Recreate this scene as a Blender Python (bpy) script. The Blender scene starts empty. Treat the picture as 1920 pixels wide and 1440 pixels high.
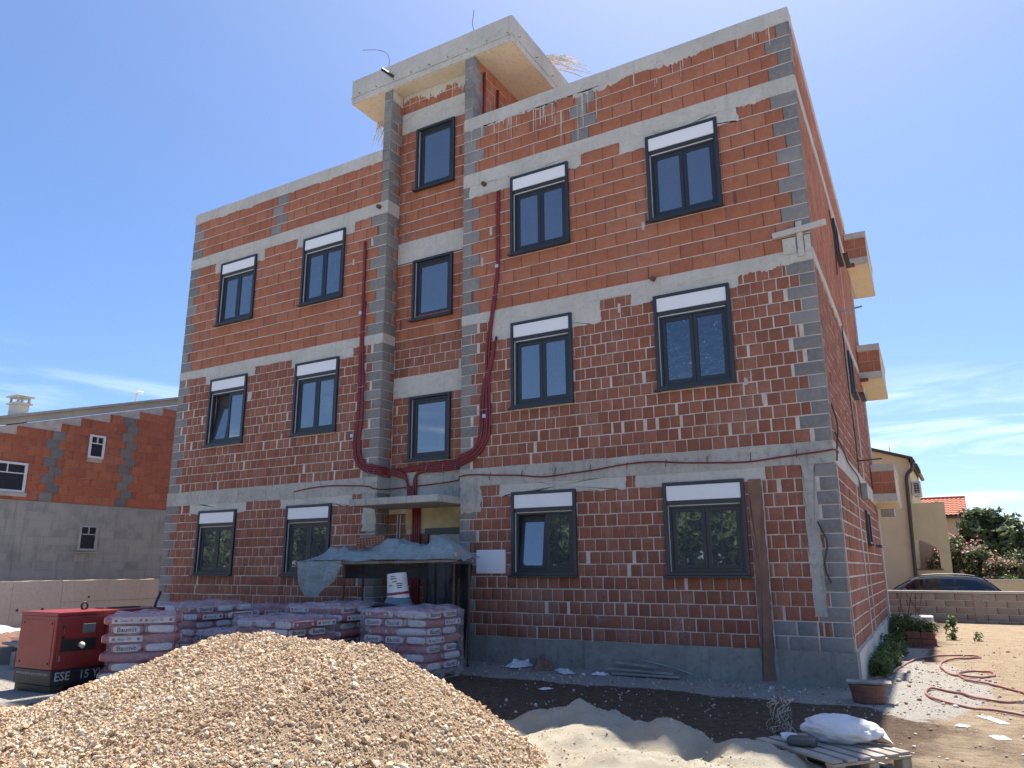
import bpy, bmesh, math, random
import numpy as np
from mathutils import Vector, Matrix, noise as mnoise

random.seed(7); rng = np.random.default_rng(7)
scene = bpy.context.scene
COL = scene.collection

# ------------------------------------------------------------------ camera
cam_d = bpy.data.cameras.new('camera'); cam = bpy.data.objects.new('camera', cam_d); COL.objects.link(cam)
scene.camera = cam
cam_d.sensor_width = 36.0; cam_d.lens = 26.57; cam_d.clip_start = 0.05; cam_d.clip_end = 4000
CAM = Vector((1.479, -11.6, 1.58))
_f = 1417.0
def _n(v): return v/np.linalg.norm(v)
_up = _n(np.array([-23, -5836, _f])); _X = -_n(np.array([-2481, 354, _f])); _X = _n(_X-_up*np.dot(_X, _up)); _Y = np.cross(_up, _X)
RR = np.array([_X, _Y, _up])
r_, u_, b_ = RR@np.array([1, 0, 0]), -(RR@np.array([0, 1, 0])), -(RR@np.array([0, 0, 1]))
cam.matrix_world = Matrix(((r_[0], u_[0], b_[0], CAM[0]), (r_[1], u_[1], b_[1], CAM[1]), (r_[2], u_[2], b_[2], CAM[2]), (0, 0, 0, 1)))

# ------------------------------------------------------------------ sky, sun, exposure
SUN_TO = Vector((-0.058, 0.488, 1.0)).normalized()       # direction towards the sun
SUN_EL = math.asin(SUN_TO.z); SUN_AZ = math.atan2(SUN_TO.x, SUN_TO.y)
world = bpy.data.worlds.new('World'); scene.world = world; world.use_nodes = True
wn, wl = world.node_tree.nodes, world.node_tree.links
wn.clear()
w_out = wn.new('ShaderNodeOutputWorld'); w_bg = wn.new('ShaderNodeBackground'); w_bg.inputs['Strength'].default_value = 0.12
sky = wn.new('ShaderNodeTexSky'); sky.sky_type = 'NISHITA'; sky.sun_disc = False
sky.sun_elevation = SUN_EL; sky.sun_rotation = SUN_AZ; sky.altitude = 20; sky.air_density = 0.65; sky.dust_density = 0.95; sky.ozone_density = 6.0
wl.new(w_bg.outputs[0], w_out.inputs[0])
def wnode(t, **k):
    n = wn.new(t)
    for a, b in k.items(): setattr(n, a, b)
    return n
tcw = wnode('ShaderNodeTexCoord'); sep = wnode('ShaderNodeSeparateXYZ'); wl.new(tcw.outputs['Generated'], sep.inputs[0])
mp = wnode('ShaderNodeMapping'); mp.inputs['Scale'].default_value = (2.2, 2.2, 15.0); mp.inputs['Rotation'].default_value = (0.05, 0.07, 0.4)
wl.new(tcw.outputs['Generated'], mp.inputs[0])
nz = wnode('ShaderNodeTexNoise'); nz.inputs['Scale'].default_value = 2.1; nz.inputs['Detail'].default_value = 7; nz.inputs['Roughness'].default_value = 0.58; nz.inputs['Distortion'].default_value = 0.7
wl.new(mp.outputs[0], nz.inputs['Vector'])
cr = wnode('ShaderNodeMapRange', interpolation_type='SMOOTHSTEP'); cr.inputs['From Min'].default_value = 0.44; cr.inputs['From Max'].default_value = 0.78
wl.new(nz.outputs['Fac'], cr.inputs['Value'])
b1 = wnode('ShaderNodeMapRange', interpolation_type='SMOOTHSTEP'); b1.inputs['From Min'].default_value = 0.27; b1.inputs['From Max'].default_value = 0.10
wl.new(sep.outputs['Z'], b1.inputs['Value'])
cm = wnode('ShaderNodeMath', operation='MULTIPLY'); wl.new(cr.outputs[0], cm.inputs[0]); wl.new(b1.outputs[0], cm.inputs[1])
cm2 = wnode('ShaderNodeMath', operation='MULTIPLY'); wl.new(cm.outputs[0], cm2.inputs[0]); cm2.inputs[1].default_value = 0.75
mixw = wnode('ShaderNodeMix', data_type='RGBA'); wl.new(cm2.outputs[0], mixw.inputs['Factor'])
gam = wnode('ShaderNodeGamma'); gam.inputs['Gamma'].default_value = 0.8; wl.new(sky.outputs[0], gam.inputs[0])
hsv = wnode('ShaderNodeHueSaturation'); hsv.inputs['Hue'].default_value = 0.503; hsv.inputs['Saturation'].default_value = 1.2; hsv.inputs['Value'].default_value = 0.88; wl.new(gam.outputs[0], hsv.inputs['Color']); wl.new(hsv.outputs[0], mixw.inputs['A'])
mixw.inputs['B'].default_value = (4.6, 5.0, 5.4, 1)
wl.new(mixw.outputs['Result'], w_bg.inputs['Color'])

sun_d = bpy.data.lights.new('sun', 'SUN'); sun_d.energy = 3.55; sun_d.angle = math.radians(0.53); sun_d.color = (1.0, 0.935, 0.82)
sun = bpy.data.objects.new('sun', sun_d); COL.objects.link(sun)
sun.rotation_euler = SUN_TO.to_track_quat('Z', 'Y').to_euler(); sun.location = (0, 0, 30)
vs = scene.view_settings
vs.view_transform = 'Standard'; vs.look = 'None'; vs.exposure = 1.58; vs.gamma = 1.0; vs.use_curve_mapping = False
scene.render.engine = 'CYCLES'
scene.cycles.use_denoising = True
scene.cycles.max_bounces = 8; scene.cycles.diffuse_bounces = 4; scene.cycles.transparent_max_bounces = 16

# ------------------------------------------------------------------ materials
MAT = {}
class NT:
    def __init__(s, name):
        s.m = bpy.data.materials.new(name); s.m.use_nodes = True; MAT[name] = s.m
        s.t = s.m.node_tree; s.t.nodes.clear()
        s.out = s.n('ShaderNodeOutputMaterial'); s.p = s.n('ShaderNodeBsdfPrincipled'); s.l(s.p.outputs[0], s.out.inputs[0])
    def n(s, t, **k):
        n = s.t.nodes.new(t)
        for a, b in k.items(): setattr(n, a, b)
        return n
    def l(s, a, b): s.t.links.new(a, b)
    def pos(s, scale=(1, 1, 1)):
        g = s.n('ShaderNodeNewGeometry'); m = s.n('ShaderNodeMapping'); m.inputs['Scale'].default_value = scale
        s.l(g.outputs['Position'], m.inputs[0]); return m.outputs[0]
    def obj(s, scale=(1, 1, 1)):
        g = s.n('ShaderNodeTexCoord'); m = s.n('ShaderNodeMapping'); m.inputs['Scale'].default_value = scale
        s.l(g.outputs['Object'], m.inputs[0]); return m.outputs[0]
    def noise(s, vec, scale, detail=4, rough=0.55, dist=0.0):
        n = s.n('ShaderNodeTexNoise'); n.inputs['Scale'].default_value = scale; n.inputs['Detail'].default_value = detail
        n.inputs['Roughness'].default_value = rough; n.inputs['Distortion'].default_value = dist; s.l(vec, n.inputs['Vector']); return n.outputs['Fac']
    def ramp(s, fac, a, b, ca=0.0, cb=1.0):
        r = s.n('ShaderNodeMapRange', interpolation_type='SMOOTHSTEP'); s.l(fac, r.inputs['Value'])
        r.inputs['From Min'].default_value = a; r.inputs['From Max'].default_value = b; r.inputs['To Min'].default_value = ca; r.inputs['To Max'].default_value = cb
        return r.outputs[0]
    def mix(s, fac, a, b, blend='MIX'):
        m = s.n('ShaderNodeMix', data_type='RGBA', blend_type=blend)
        for inp, v in (('Factor', fac), ('A', a), ('B', b)):
            if hasattr(v, 'links') or hasattr(v, 'is_linked'): s.l(v, m.inputs[inp])
            elif inp == 'Factor': m.inputs[inp].default_value = v
            else: m.inputs[inp].default_value = (*v, 1) if len(v) == 3 else v
        return m.outputs['Result']
    def math(s, op, a, b=None):
        m = s.n('ShaderNodeMath', operation=op)
        for i, v in enumerate((a, b)):
            if v is None: continue
            if hasattr(v, 'is_linked'): s.l(v, m.inputs[i])
            else: m.inputs[i].default_value = v
        return m.outputs[0]
    def rnd(s):
        o = s.n('ShaderNodeObjectInfo'); g = s.n('ShaderNodeNewGeometry')
        return s.math('FRACT', s.math('ADD', o.outputs['Random'], g.outputs['Random Per Island']))
    def bump(s, h, strength=0.3, dist=0.01):
        b = s.n('ShaderNodeBump'); b.inputs['Strength'].default_value = strength; b.inputs['Distance'].default_value = dist
        s.l(h, b.inputs['Height']); s.l(b.outputs[0], s.p.inputs['Normal'])
    def col(s, c):
        if hasattr(c, 'is_linked'): s.l(c, s.p.inputs['Base Color'])
        else: s.p.inputs['Base Color'].default_value = (*c, 1)
    def rough(s, r, spec=None):
        s.p.inputs['Roughness'].default_value = r
        if spec is not None: s.p.inputs['Specular IOR Level'].default_value = spec

def simple(name, c, rough=0.7, metal=0.0, var=0.12, scale=6.0, bump=0.0, bscale=60, spec=None, world=False):
    t = NT(name); v = t.pos() if world else t.obj()
    f = t.ramp(t.noise(v, scale, 5), 0.25, 0.75)
    c2 = tuple(x*(1-var) for x in c); c1 = tuple(min(1, x*(1+var)) for x in c)
    t.col(t.mix(f, c2, c1)); t.rough(rough, spec); t.p.inputs['Metallic'].default_value = metal
    if bump: t.bump(t.noise(v, bscale, 4), bump, 0.01)
    return t.m

def clay(name, dark, mid, light, ribs, smear=0.35):
    t = NT(name); P = t.pos(); r = t.rnd()
    c = t.mix(t.ramp(r, 0.0, 0.55), dark, mid); c = t.mix(t.ramp(r, 0.6, 1.0, 0, 0.85), c, light)
    n1 = t.noise(P, 9, 5, 0.6); c = t.mix(t.ramp(n1, 0.35, 0.75, 0, 0.45), c, tuple(x*0.62 for x in mid))
    n2 = t.noise(P, 2.3, 4, 0.6); n3 = t.noise(P, 28, 4, 0.65); n5 = t.noise(P, 0.55, 5, 0.6)
    s = t.math('MULTIPLY', t.ramp(n2, 0.50, 0.72), t.ramp(n3, 0.42, 0.70))
    c = t.mix(t.math('MULTIPLY', s, smear), c, (0.46, 0.40, 0.36))
    c = t.mix(t.ramp(n5, 0.52, 0.70, 0, 0.22), c, (0.40, 0.31, 0.26)); c = t.mix(t.ramp(n5, 0.46, 0.30, 0, 0.25), c, tuple(x*0.6 for x in dark))
    stn = t.noise(t.pos((5, 5, 0.35)), 2.0, 4, 0.6); c = t.mix(t.ramp(stn, 0.58, 0.78, 0, 0.22), c, (0.5, 0.47, 0.44))
    t.col(c); t.rough(0.85, 0.3)
    g = t.n('ShaderNodeNewGeometry'); sp = t.n('ShaderNodeSeparateXYZ'); t.l(g.outputs['Position'], sp.inputs[0])
    ax = t.math('MULTIPLY', t.math('ADD', sp.outputs[0], sp.outputs[1]), 2*math.pi/ribs)
    rib = t.math('MULTIPLY', t.math('SINE', ax), 0.5)
    h = t.math('ADD', t.math('MULTIPLY', rib, 0.6), t.math('MULTIPLY', t.noise(P, 70, 4, 0.6), 0.8))
    t.bump(h, 0.8, 0.009)
    return t.m

clay('brick_clay', (0.265, 0.100, 0.064), (0.32, 0.122, 0.074), (0.375, 0.160, 0.103), 0.024, 0.5)
clay('block_clay', (0.37, 0.135, 0.076), (0.425, 0.158, 0.086), (0.46, 0.19, 0.112), 0.030, 0.25)
clay('block_clay_dark', (0.46, 0.14, 0.075), (0.53, 0.165, 0.085), (0.58, 0.20, 0.11), 0.030, 0.15)

def concrete(name, base, light, dark, bump=0.35, streak=0.35):
    t = NT(name); P = t.pos()
    n1 = t.noise(P, 1.3, 6, 0.62); n2 = t.noise(P, 11, 5, 0.6); n3 = t.noise(P, 90, 3, 0.6)
    c = t.mix(t.ramp(n1, 0.3, 0.7), base, light); c = t.mix(t.ramp(n2, 0.45, 0.8, 0, 0.5), c, dark)
    st = t.noise(t.pos((6, 6, 0.5)), 1.6, 5, 0.6); c = t.mix(t.ramp(st, 0.52, 0.75, 0, streak), c, dark)
    pit = t.ramp(t.noise(P, 38, 2, 0.5), 0.70, 0.76); c = t.mix(pit, c, tuple(x*0.45 for x in dark))
    t.col(c); t.rough(0.9, 0.25)
    t.bump(t.math('ADD', t.math('MULTIPLY', n2, 0.6), t.math('MULTIPLY', n3, 0.5)), bump, 0.012)
    return t.m
concrete('concrete', (0.47, 0.45, 0.40), (0.57, 0.545, 0.485), (0.32, 0.30, 0.265))
concrete('concrete_pale', (0.47, 0.45, 0.40), (0.56, 0.53, 0.47), (0.35, 0.33, 0.29), 0.25, 0.2)
concrete('concrete_rough', (0.37, 0.35, 0.31), (0.49, 0.465, 0.41), (0.15, 0.142, 0.128), 0.7, 0.45)
concrete('soffit_bounce', (0.66, 0.59, 0.46), (0.72, 0.65, 0.52), (0.45, 0.38, 0.28), 0.2, 0.2)  # concrete undersides with warm light bounced off the ground painted into the colour
concrete('wall_plaster', (0.72, 0.60, 0.49), (0.78, 0.66, 0.54), (0.47, 0.39, 0.32), 0.2, 0.25)
concrete('old_render', (0.40, 0.39, 0.36), (0.50, 0.48, 0.44), (0.25, 0.24, 0.22), 0.4, 0.5)
t = NT('grey_block'); P = t.pos(); r = t.rnd()
c = t.mix(r, (0.185, 0.176, 0.165), (0.275, 0.262, 0.245)); c = t.mix(t.ramp(t.noise(P, 14, 5, 0.65), 0.4, 0.75, 0, 0.6), c, (0.30, 0.295, 0.285))
c = t.mix(t.ramp(t.noise(P, 2, 4), 0.55, 0.75, 0, 0.5), c, (0.38, 0.37, 0.35)); t.col(c); t.rough(0.95, 0.2)
t.bump(t.noise(P, 120, 4, 0.7), 0.6, 0.008)
t = NT('tan_block'); P = t.pos(); r = t.rnd()
c = t.mix(r, (0.33, 0.27, 0.215), (0.40, 0.335, 0.27)); c = t.mix(t.ramp(t.noise(P, 8, 5, 0.65), 0.4, 0.75, 0, 0.5), c, (0.27, 0.22, 0.18)); t.col(c); t.rough(0.95, 0.2)
t.bump(t.noise(P, 90, 4, 0.7), 0.5, 0.008)
simple('mortar', (0.57, 0.505, 0.44), 0.95, var=0.18, scale=4, bump=0.5, bscale=80, world=True)
simple('shade_backing', (0.16, 0.085, 0.06), 0.95, var=0.2, scale=4, world=True)  # dark backing whose colour stands in for shade inside the open joints
simple('mortar_tan', (0.43, 0.37, 0.30), 0.95, var=0.15, scale=4, world=True)
simple('anthracite', (0.030, 0.035, 0.043), 0.38, var=0.08, scale=3, spec=0.5)
simple('anthracite_sash', (0.024, 0.028, 0.034), 0.42, var=0.08, scale=3)
simple('shutter_white', (0.80, 0.80, 0.80), 0.45, var=0.02, scale=2)
simple('cream_plastic', (0.55, 0.50, 0.40), 0.5, var=0.05)
simple('gasket_white', (0.62, 0.62, 0.62), 0.5, var=0.03)
t = NT('glass'); t.col((0.060, 0.067, 0.078)); t.p.inputs['Roughness'].default_value = 0.015; t.p.inputs['IOR'].default_value = 2.9
t.bump(t.noise(t.pos(), 1.1, 2), 0.010, 0.05)
t = NT('glass_film'); P = t.pos(); w = t.ramp(t.noise(P, 17, 5, 0.7, 0.8), 0.60, 0.70)
t.col(t.mix(t.math('MULTIPLY', w, 0.55), (0.012, 0.02, 0.035), (0.5, 0.55, 0.6))); t.p.inputs['Roughness'].default_value = 0.06; t.p.inputs['IOR'].default_value = 2.3
t.bump(t.noise(P, 9, 5, 0.6), 0.25, 0.02)
simple('conduit_red', (0.17, 0.020, 0.024), 0.5, var=0.15, scale=9)
simple('clip_blue', (0.40, 0.55, 0.75), 0.5)
simple('steel', (0.32, 0.31, 0.30), 0.45, metal=0.7, var=0.2)
simple('rust', (0.13, 0.075, 0.05), 0.85, metal=0.2, var=0.35, scale=20)
simple('wire_dark', (0.04, 0.035, 0.035), 0.6)
simple('wire_pale', (0.45, 0.40, 0.34), 0.6)
simple('rope_white', (0.75, 0.73, 0.70), 0.9)
simple('chase_brown', (0.21, 0.115, 0.082), 0.9, var=0.25, scale=3, bump=0.4, world=True)
simple('foam_yellow', (0.42, 0.34, 0.19), 0.9, var=0.25, scale=2.5, bump=0.3, bscale=30, world=True)

# ------------------------------------------------------------------ mesh helpers
def link(o, parent=None):
    COL.objects.link(o)
    if parent is not None: o.parent = parent
    return o
def tag(o, label=None, cat=None, group=None, kind=None):
    if label: o['label'] = label
    if cat: o['category'] = cat
    if group: o['group'] = group
    if kind: o['kind'] = kind
    return o
def thing(name, label, cat, loc=(0, 0, 0), rotz=0.0, group=None):
    o = bpy.data.objects.new(name, None); link(o); o.location = loc; o.rotation_euler = (0, 0, rotz); o.empty_display_size = 0.2
    return tag(o, label, cat, group)
def fast_mesh(name, V, F, mat=None, smooth=False):
    V = np.asarray(V, dtype=np.float32); F = np.asarray(F, dtype=np.int32)
    me = bpy.data.meshes.new(name); me.vertices.add(len(V)); me.vertices.foreach_set('co', V.ravel())
    k = F.shape[1]; me.loops.add(F.size); me.loops.foreach_set('vertex_index', F.ravel())
    me.polygons.add(len(F)); me.polygons.foreach_set('loop_start', np.arange(0, F.size, k, dtype=np.int32))
    me.polygons.foreach_set('loop_total', np.full(len(F), k, dtype=np.int32))
    if smooth: me.polygons.foreach_set('use_smooth', np.ones(len(F), dtype=bool))
    me.update(calc_edges=True); me.validate()
    if mat: me.materials.append(MAT[mat])
    return me
def catmull(pts, sub=6):
    P = [Vector(p) for p in pts]
    if len(P) < 3 or sub < 2: return P
    Q = [P[0]*2-P[1]]+P+[P[-1]*2-P[-2]]; out = []
    for i in range(1, len(Q)-2):
        a, b, c, d = Q[i-1:i+3]
        for k in range(sub):
            t = k/sub; out.append(0.5*((2*b)+(c-a)*t+(2*a-5*b+4*c-d)*t*t+(3*b-a-3*c+d)*t**3))
    out.append(P[-1]); return out
class MB:
    def __init__(s): s.v = []; s.f = []
    def add(s, v, f):
        n = len(s.v); s.v += [tuple(p) for p in v]; s.f += [tuple(i+n for i in q) for q in f]; return s
    def box(s, x0, x1, y0, y1, z0, z1):
        x0, x1 = min(x0, x1), max(x0, x1); y0, y1 = min(y0, y1), max(y0, y1); z0, z1 = min(z0, z1), max(z0, z1)
        return s.add([(x0, y0, z0), (x1, y0, z0), (x1, y1, z0), (x0, y1, z0), (x0, y0, z1), (x1, y0, z1), (x1, y1, z1), (x0, y1, z1)],
              [(0, 3, 2, 1), (4, 5, 6, 7), (0, 1, 5, 4), (1, 2, 6, 5), (2, 3, 7, 6), (3, 0, 4, 7)])
    def obox(s, c, size, M=None):
        c = Vector(c); h = [x/2 for x in size]; v = []
        for z in (-1, 1):
            for x, y in ((-1, -1), (1, -1), (1, 1), (-1, 1)):
                p = Vector((x*h[0], y*h[1], z*h[2])); v.append(c+(M@p if M is not None else p))
        return s.add(v, [(0, 3, 2, 1), (4, 5, 6, 7), (0, 1, 5, 4), (1, 2, 6, 5), (2, 3, 7, 6), (3, 0, 4, 7)])
    def bar(s, a, b, w, h=None, up=(0, 0, 1)):
        a, b = Vector(a), Vector(b); h = h or w; d = (b-a); L = d.length; d.normalize()
        x = d.cross(Vector(up));
        if x.length < 1e-4: x = d.cross(Vector((1, 0, 0)))
        x.normalize(); y = x.cross(d)
        M = Matrix((d, x, y)).transposed()
        return s.obox((a+b)/2, (L, w, h), M)
    def tube(s, pts, r, n=8, cap=True, sub=1):
        P = catmull(pts, sub) if sub > 1 else [Vector(p) for p in pts]
        R = r if hasattr(r, '__len__') else None
        rings = []; prev = None
        for i, p in enumerate(P):
            d = (P[min(i+1, len(P)-1)]-P[max(i-1, 0)])
            if d.length < 1e-9: d = Vector((0, 0, 1))
            d.normalize()
            if prev is None: x = d.orthogonal().normalized()
            else:
                x = prev-d*prev.dot(d); x = x.normalized() if x.length > 1e-6 else d.orthogonal().normalized()
            prev = x; y = d.cross(x)
            rr = R[min(int(i*len(R)/len(P)), len(R)-1)] if R is not None else r
            if R is not None:
                q = i/(len(P)-1)*(len(R)-1); k = min(int(q), len(R)-2); rr = R[k]+(R[k+1]-R[k])*(q-k)
            rings.append([p+x*(math.cos(2*math.pi*k/n)*rr)+y*(math.sin(2*math.pi*k/n)*rr) for k in range(n)])
        v = [p for ring in rings for p in ring]; f = []
        for i in range(len(rings)-1):
            for k in range(n): f.append((i*n+k, i*n+(k+1) % n, (i+1)*n+(k+1) % n, (i+1)*n+k))
        if cap: f.append(tuple(range(n-1, -1, -1))); f.append(tuple((len(rings)-1)*n+k for k in range(n)))
        return s.add(v, f)
    def lathe(s, prof, c=(0, 0, 0), n=24, M=None):
        c = Vector(c); v = []; f = []
        for r, z in prof:
            for k in range(n):
                a = 2*math.pi*k/n; p = Vector((r*math.cos(a), r*math.sin(a), z)); v.append(c+(M@p if M is not None else p))
        for i in range(len(prof)-1):
            for k in range(n): f.append((i*n+k, i*n+(k+1) % n, (i+1)*n+(k+1) % n, (i+1)*n+k))
        f.append(tuple(range(n-1, -1, -1))); f.append(tuple((len(prof)-1)*n+k for k in range(n)))
        return s.add(v, f)
    def prism(s, poly, a, b, axis='y'):
        n = len(poly)
        if axis == 'y': v = [(p[0], a, p[1]) for p in poly]+[(p[0], b, p[1]) for p in poly]
        elif axis == 'x': v = [(a, p[0], p[1]) for p in poly]+[(b, p[0], p[1]) for p in poly]
        else: v = [(p[0], p[1], a) for p in poly]+[(p[0], p[1], b) for p in poly]
        return s.add(v, [tuple(range(n)), tuple(range(2*n-1, n-1, -1))]+[(i, i+n, (i+1) % n+n, (i+1) % n) for i in range(n)])
    def build(s, name, mat, parent=None, bevel=0.0, smooth=False, seg=1, tagkw=None, loc=None, subsurf=0):
        me = bpy.data.meshes.new(name); me.from_pydata([tuple(p) for p in s.v], [], s.f)
        bm = bmesh.new(); bm.from_mesh(me)
        bmesh.ops.recalc_face_normals(bm, faces=bm.faces)
        if bevel:
            bmesh.ops.bevel(bm, geom=[e for e in bm.edges if e.is_manifold and e.calc_face_angle(0) > 0.5], offset=bevel, segments=seg, profile=0.6, affect='EDGES', clamp_overlap=True)
        if smooth:
            for f in bm.faces: f.smooth = True
        bm.to_mesh(me); bm.free(); me.materials.append(MAT[mat])
        o = bpy.data.objects.new(name, me); link(o, parent)
        if loc is not None: o.location = loc
        if tagkw: tag(o, **tagkw)
        return o
def fbm(x, y, z=0.0, o=4): return mnoise.fractal(Vector((x, y, z)), 1.0, 2.0, o)

# planes: origin, u direction, outward normal (horizontal)
U_SIDE = Vector((-0.03646, 0.99934, 0)); N_SIDE = Vector((0.99934, 0.03646, 0))
class Plane:
    def __init__(s, o, u, n): s.o = Vector(o); s.u = Vector(u); s.n = Vector(n)
    def pt(s, u, z, off=0.0): return s.o+s.u*u+s.n*off+Vector((0, 0, z))
FRONT = Plane((0, 0, 0), (1, 0, 0), (0, -1, 0))
RECESS = Plane((0, 0.4, 0), (1, 0, 0), (0, -1, 0))
SIDE = Plane((0, 0, 0), U_SIDE, N_SIDE)

def rough_slab(name, pl, u0, u1, z0, z1, t_out, t_in, mat, parent, amp=0.008, step=0.25, bevel=0.006, seed=0):
    """cast concrete member lying on a plane: subdivided along its length, edges slightly uneven"""
    n = max(2, int(abs(u1-u0)/step)); v = []; f = []
    for i in range(n+1):
        u = u0+(u1-u0)*i/n
        a = fbm(u*1.7+seed*9.1, z0*3.1, 0.3)*amp; b = fbm(u*1.3+seed*5.7, z1*2.3, 7.3)*amp; c = fbm(u*0.9+seed*3.3, 1.7, z0)*amp*0.5
        for z, off in ((z0+a, t_out+c), (z1+b, t_out+c), (z1+b, -t_in), (z0+a, -t_in)): v.append(pl.pt(u, z, off))
    for i in range(n):
        for k in range(4): f.append((i*4+k, i*4+(k+1) % 4, (i+1)*4+(k+1) % 4, (i+1)*4+k))
    f.append((0, 1, 2, 3)); f.append(tuple(n*4+k for k in (3, 2, 1, 0)))
    return MB().add(v, f).build(name, mat, parent)

def smear(pl, u0, u1, ztop, lo, hi, seed, mb, streaks=0, slen=0.6, off=0.004):
    """cement run down over the brick: jagged lower edge plus thin streaks"""
    rs = random.Random(seed); n = max(3, int((u1-u0)/0.022)); prev = lo; base = []
    for i in range(n+1):
        u = u0+(u1-u0)*i/n
        e = lo+(hi-lo)*max(0, fbm(u*1.1+seed*3.7, 2.2, 0.1)*1.1+0.35)
        prev = prev*0.45+(e*rs.uniform(0.35, 1.35))*0.55
        base.append((u, max(0.006, prev)))
    v = []; f = []
    for u, d in base: v += [pl.pt(u, ztop, off), pl.pt(u, ztop-d, off), pl.pt(u, ztop-d-0.003, -0.002)]
    for i in range(n):
        f += [(3*i, 3*i+3, 3*i+4, 3*i+1), (3*i+1, 3*i+4, 3*i+5, 3*i+2)]
    mb.add(v, f)
    for k in range(streaks):
        u = rs.uniform(u0, u1); L = slen*rs.uniform(0.2, 1.0); w = rs.uniform(0.004, 0.013); m = 6; v = []; f = []
        for i in range(m+1):
            q = i/m; ww = w*(1-0.5*q)*rs.uniform(0.7, 1.2); du = fbm(u*9, q*1.5, seed)*0.006
            v += [pl.pt(u-ww+du, ztop-L*q, off-0.001), pl.pt(u+ww+du, ztop-L*q, off-0.001)]
        for i in range(m): f.append((2*i, 2*i+1, 2*i+3, 2*i+2))
        mb.add(v, f)

def patch(pl, u0, u1, z0, z1, seed, mb, off=0.005, jag=0.02):
    """trowelled cement patch with a ragged outline"""
    rs = random.Random(seed); pts = []
    def side(a, b, n):
        for i in range(n):
            q = i/n; yield (a[0]+(b[0]-a[0])*q+rs.uniform(-jag, jag), a[1]+(b[1]-a[1])*q+rs.uniform(-jag, jag))
    nu = max(3, int((u1-u0)/0.07)); nzz = max(2, int((z1-z0)/0.07))
    for a, b, n in (((u0, z0), (u1, z0), nu), ((u1, z0), (u1, z1), nzz), ((u1, z1), (u0, z1), nu), ((u0, z1), (u0, z0), nzz)): pts += list(side(a, b, n))
    c = pl.pt((u0+u1)/2, (z0+z1)/2, off); v = [c]+[pl.pt(p[0], p[1], off) for p in pts]+[pl.pt(p[0], p[1], -0.004) for p in pts]; n = len(pts)
    f = [(0, 1+i, 1+(i+1) % n) for i in range(n)]+[(1+i, 1+n+i, 1+n+(i+1) % n, 1+(i+1) % n) for i in range(n)]
    mb.add(v, f)

# one prototype per masonry unit (front face at y = 0, facing -y), real size, chamfered front edge
def unit_mesh(name, w, h, d, mat, ch=0.006):
    v = []; f = []
    for y, k in ((0.0, ch), (ch*0.7, 0.0), (d, 0.0)):
        v += [(-w/2+k, y, -h/2+k), (w/2-k, y, -h/2+k), (w/2-k, y, h/2-k), (-w/2+k, y, h/2-k)]
    f.append((0, 1, 2, 3))
    for a, b in ((0, 4), (4, 8)):
        for i in range(4): f.append((a+i, b+i, b+(i+1) % 4, a+(i+1) % 4))
    return np.array(v), f
class Masonry:
    """collects masonry units; the ones that show largest become single objects, the rest one joined part"""
    def __init__(s, name, w, h, d, mat, ch=0.006):
        s.name, s.w, s.h, s.d, s.mat = name, w, h, d, mat; s.V, s.F = unit_mesh(name, w, h, d, mat, ch); s.items = []
    def put(s, pl, u0, u1, z0, z1, jit=0.0045):
        if u1-u0 < 0.025: return
        s.items.append((pl, (u0+u1)/2, (z0+z1)/2, u1-u0, z1-z0, random.uniform(-jit, jit)))
    def build(s, parent, limit=300):
        base_loc = parent.location.copy()
        def size(it):
            p = it[0].pt(it[1], it[2])+base_loc; d = CAM-p
            return -it[3]*it[4]*max(0.0, d.normalized().dot(it[0].n))/d.length_squared
        s.items.sort(key=size)
        base = fast_mesh(s.name, s.V, s.F, s.mat)
        for it in s.items[:limit]:
            pl, u, z, w, h, j = it
            o = bpy.data.objects.new(s.name, base); link(o, parent)
            x = pl.u if pl.n.cross(Vector((0, 0, 1))).dot(pl.u) < 0 else -pl.u
            M = Matrix((x, -pl.n, Vector((0, 0, 1)))).transposed()
            o.matrix_local = Matrix.Translation(pl.pt(u, z, j))@M.to_4x4()@Matrix.Diagonal((w/s.w, 1, h/s.h, 1))
        rest = s.items[limit:]
        if rest:
            Vs, Fs = [], []; F = np.array(s.F); nv = len(s.V)
            for k, (pl, u, z, w, h, j) in enumerate(rest):
                x = pl.u if pl.n.cross(Vector((0, 0, 1))).dot(pl.u) < 0 else -pl.u
                P0 = np.array(pl.pt(u, z, j)); L = s.V*np.array([w/s.w, 1, h/s.h])
                Vs.append(P0+L[:, :1]*np.array(x)+L[:, 1:2]*np.array(-pl.n)+L[:, 2:]*np.array([0, 0, 1])); Fs.append(F+k*nv)
            o = bpy.data.objects.new(s.name+'work', fast_mesh(s.name+'work', np.concatenate(Vs), np.concatenate(Fs), s.mat)); link(o, parent); tag(o, kind='stuff')

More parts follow.
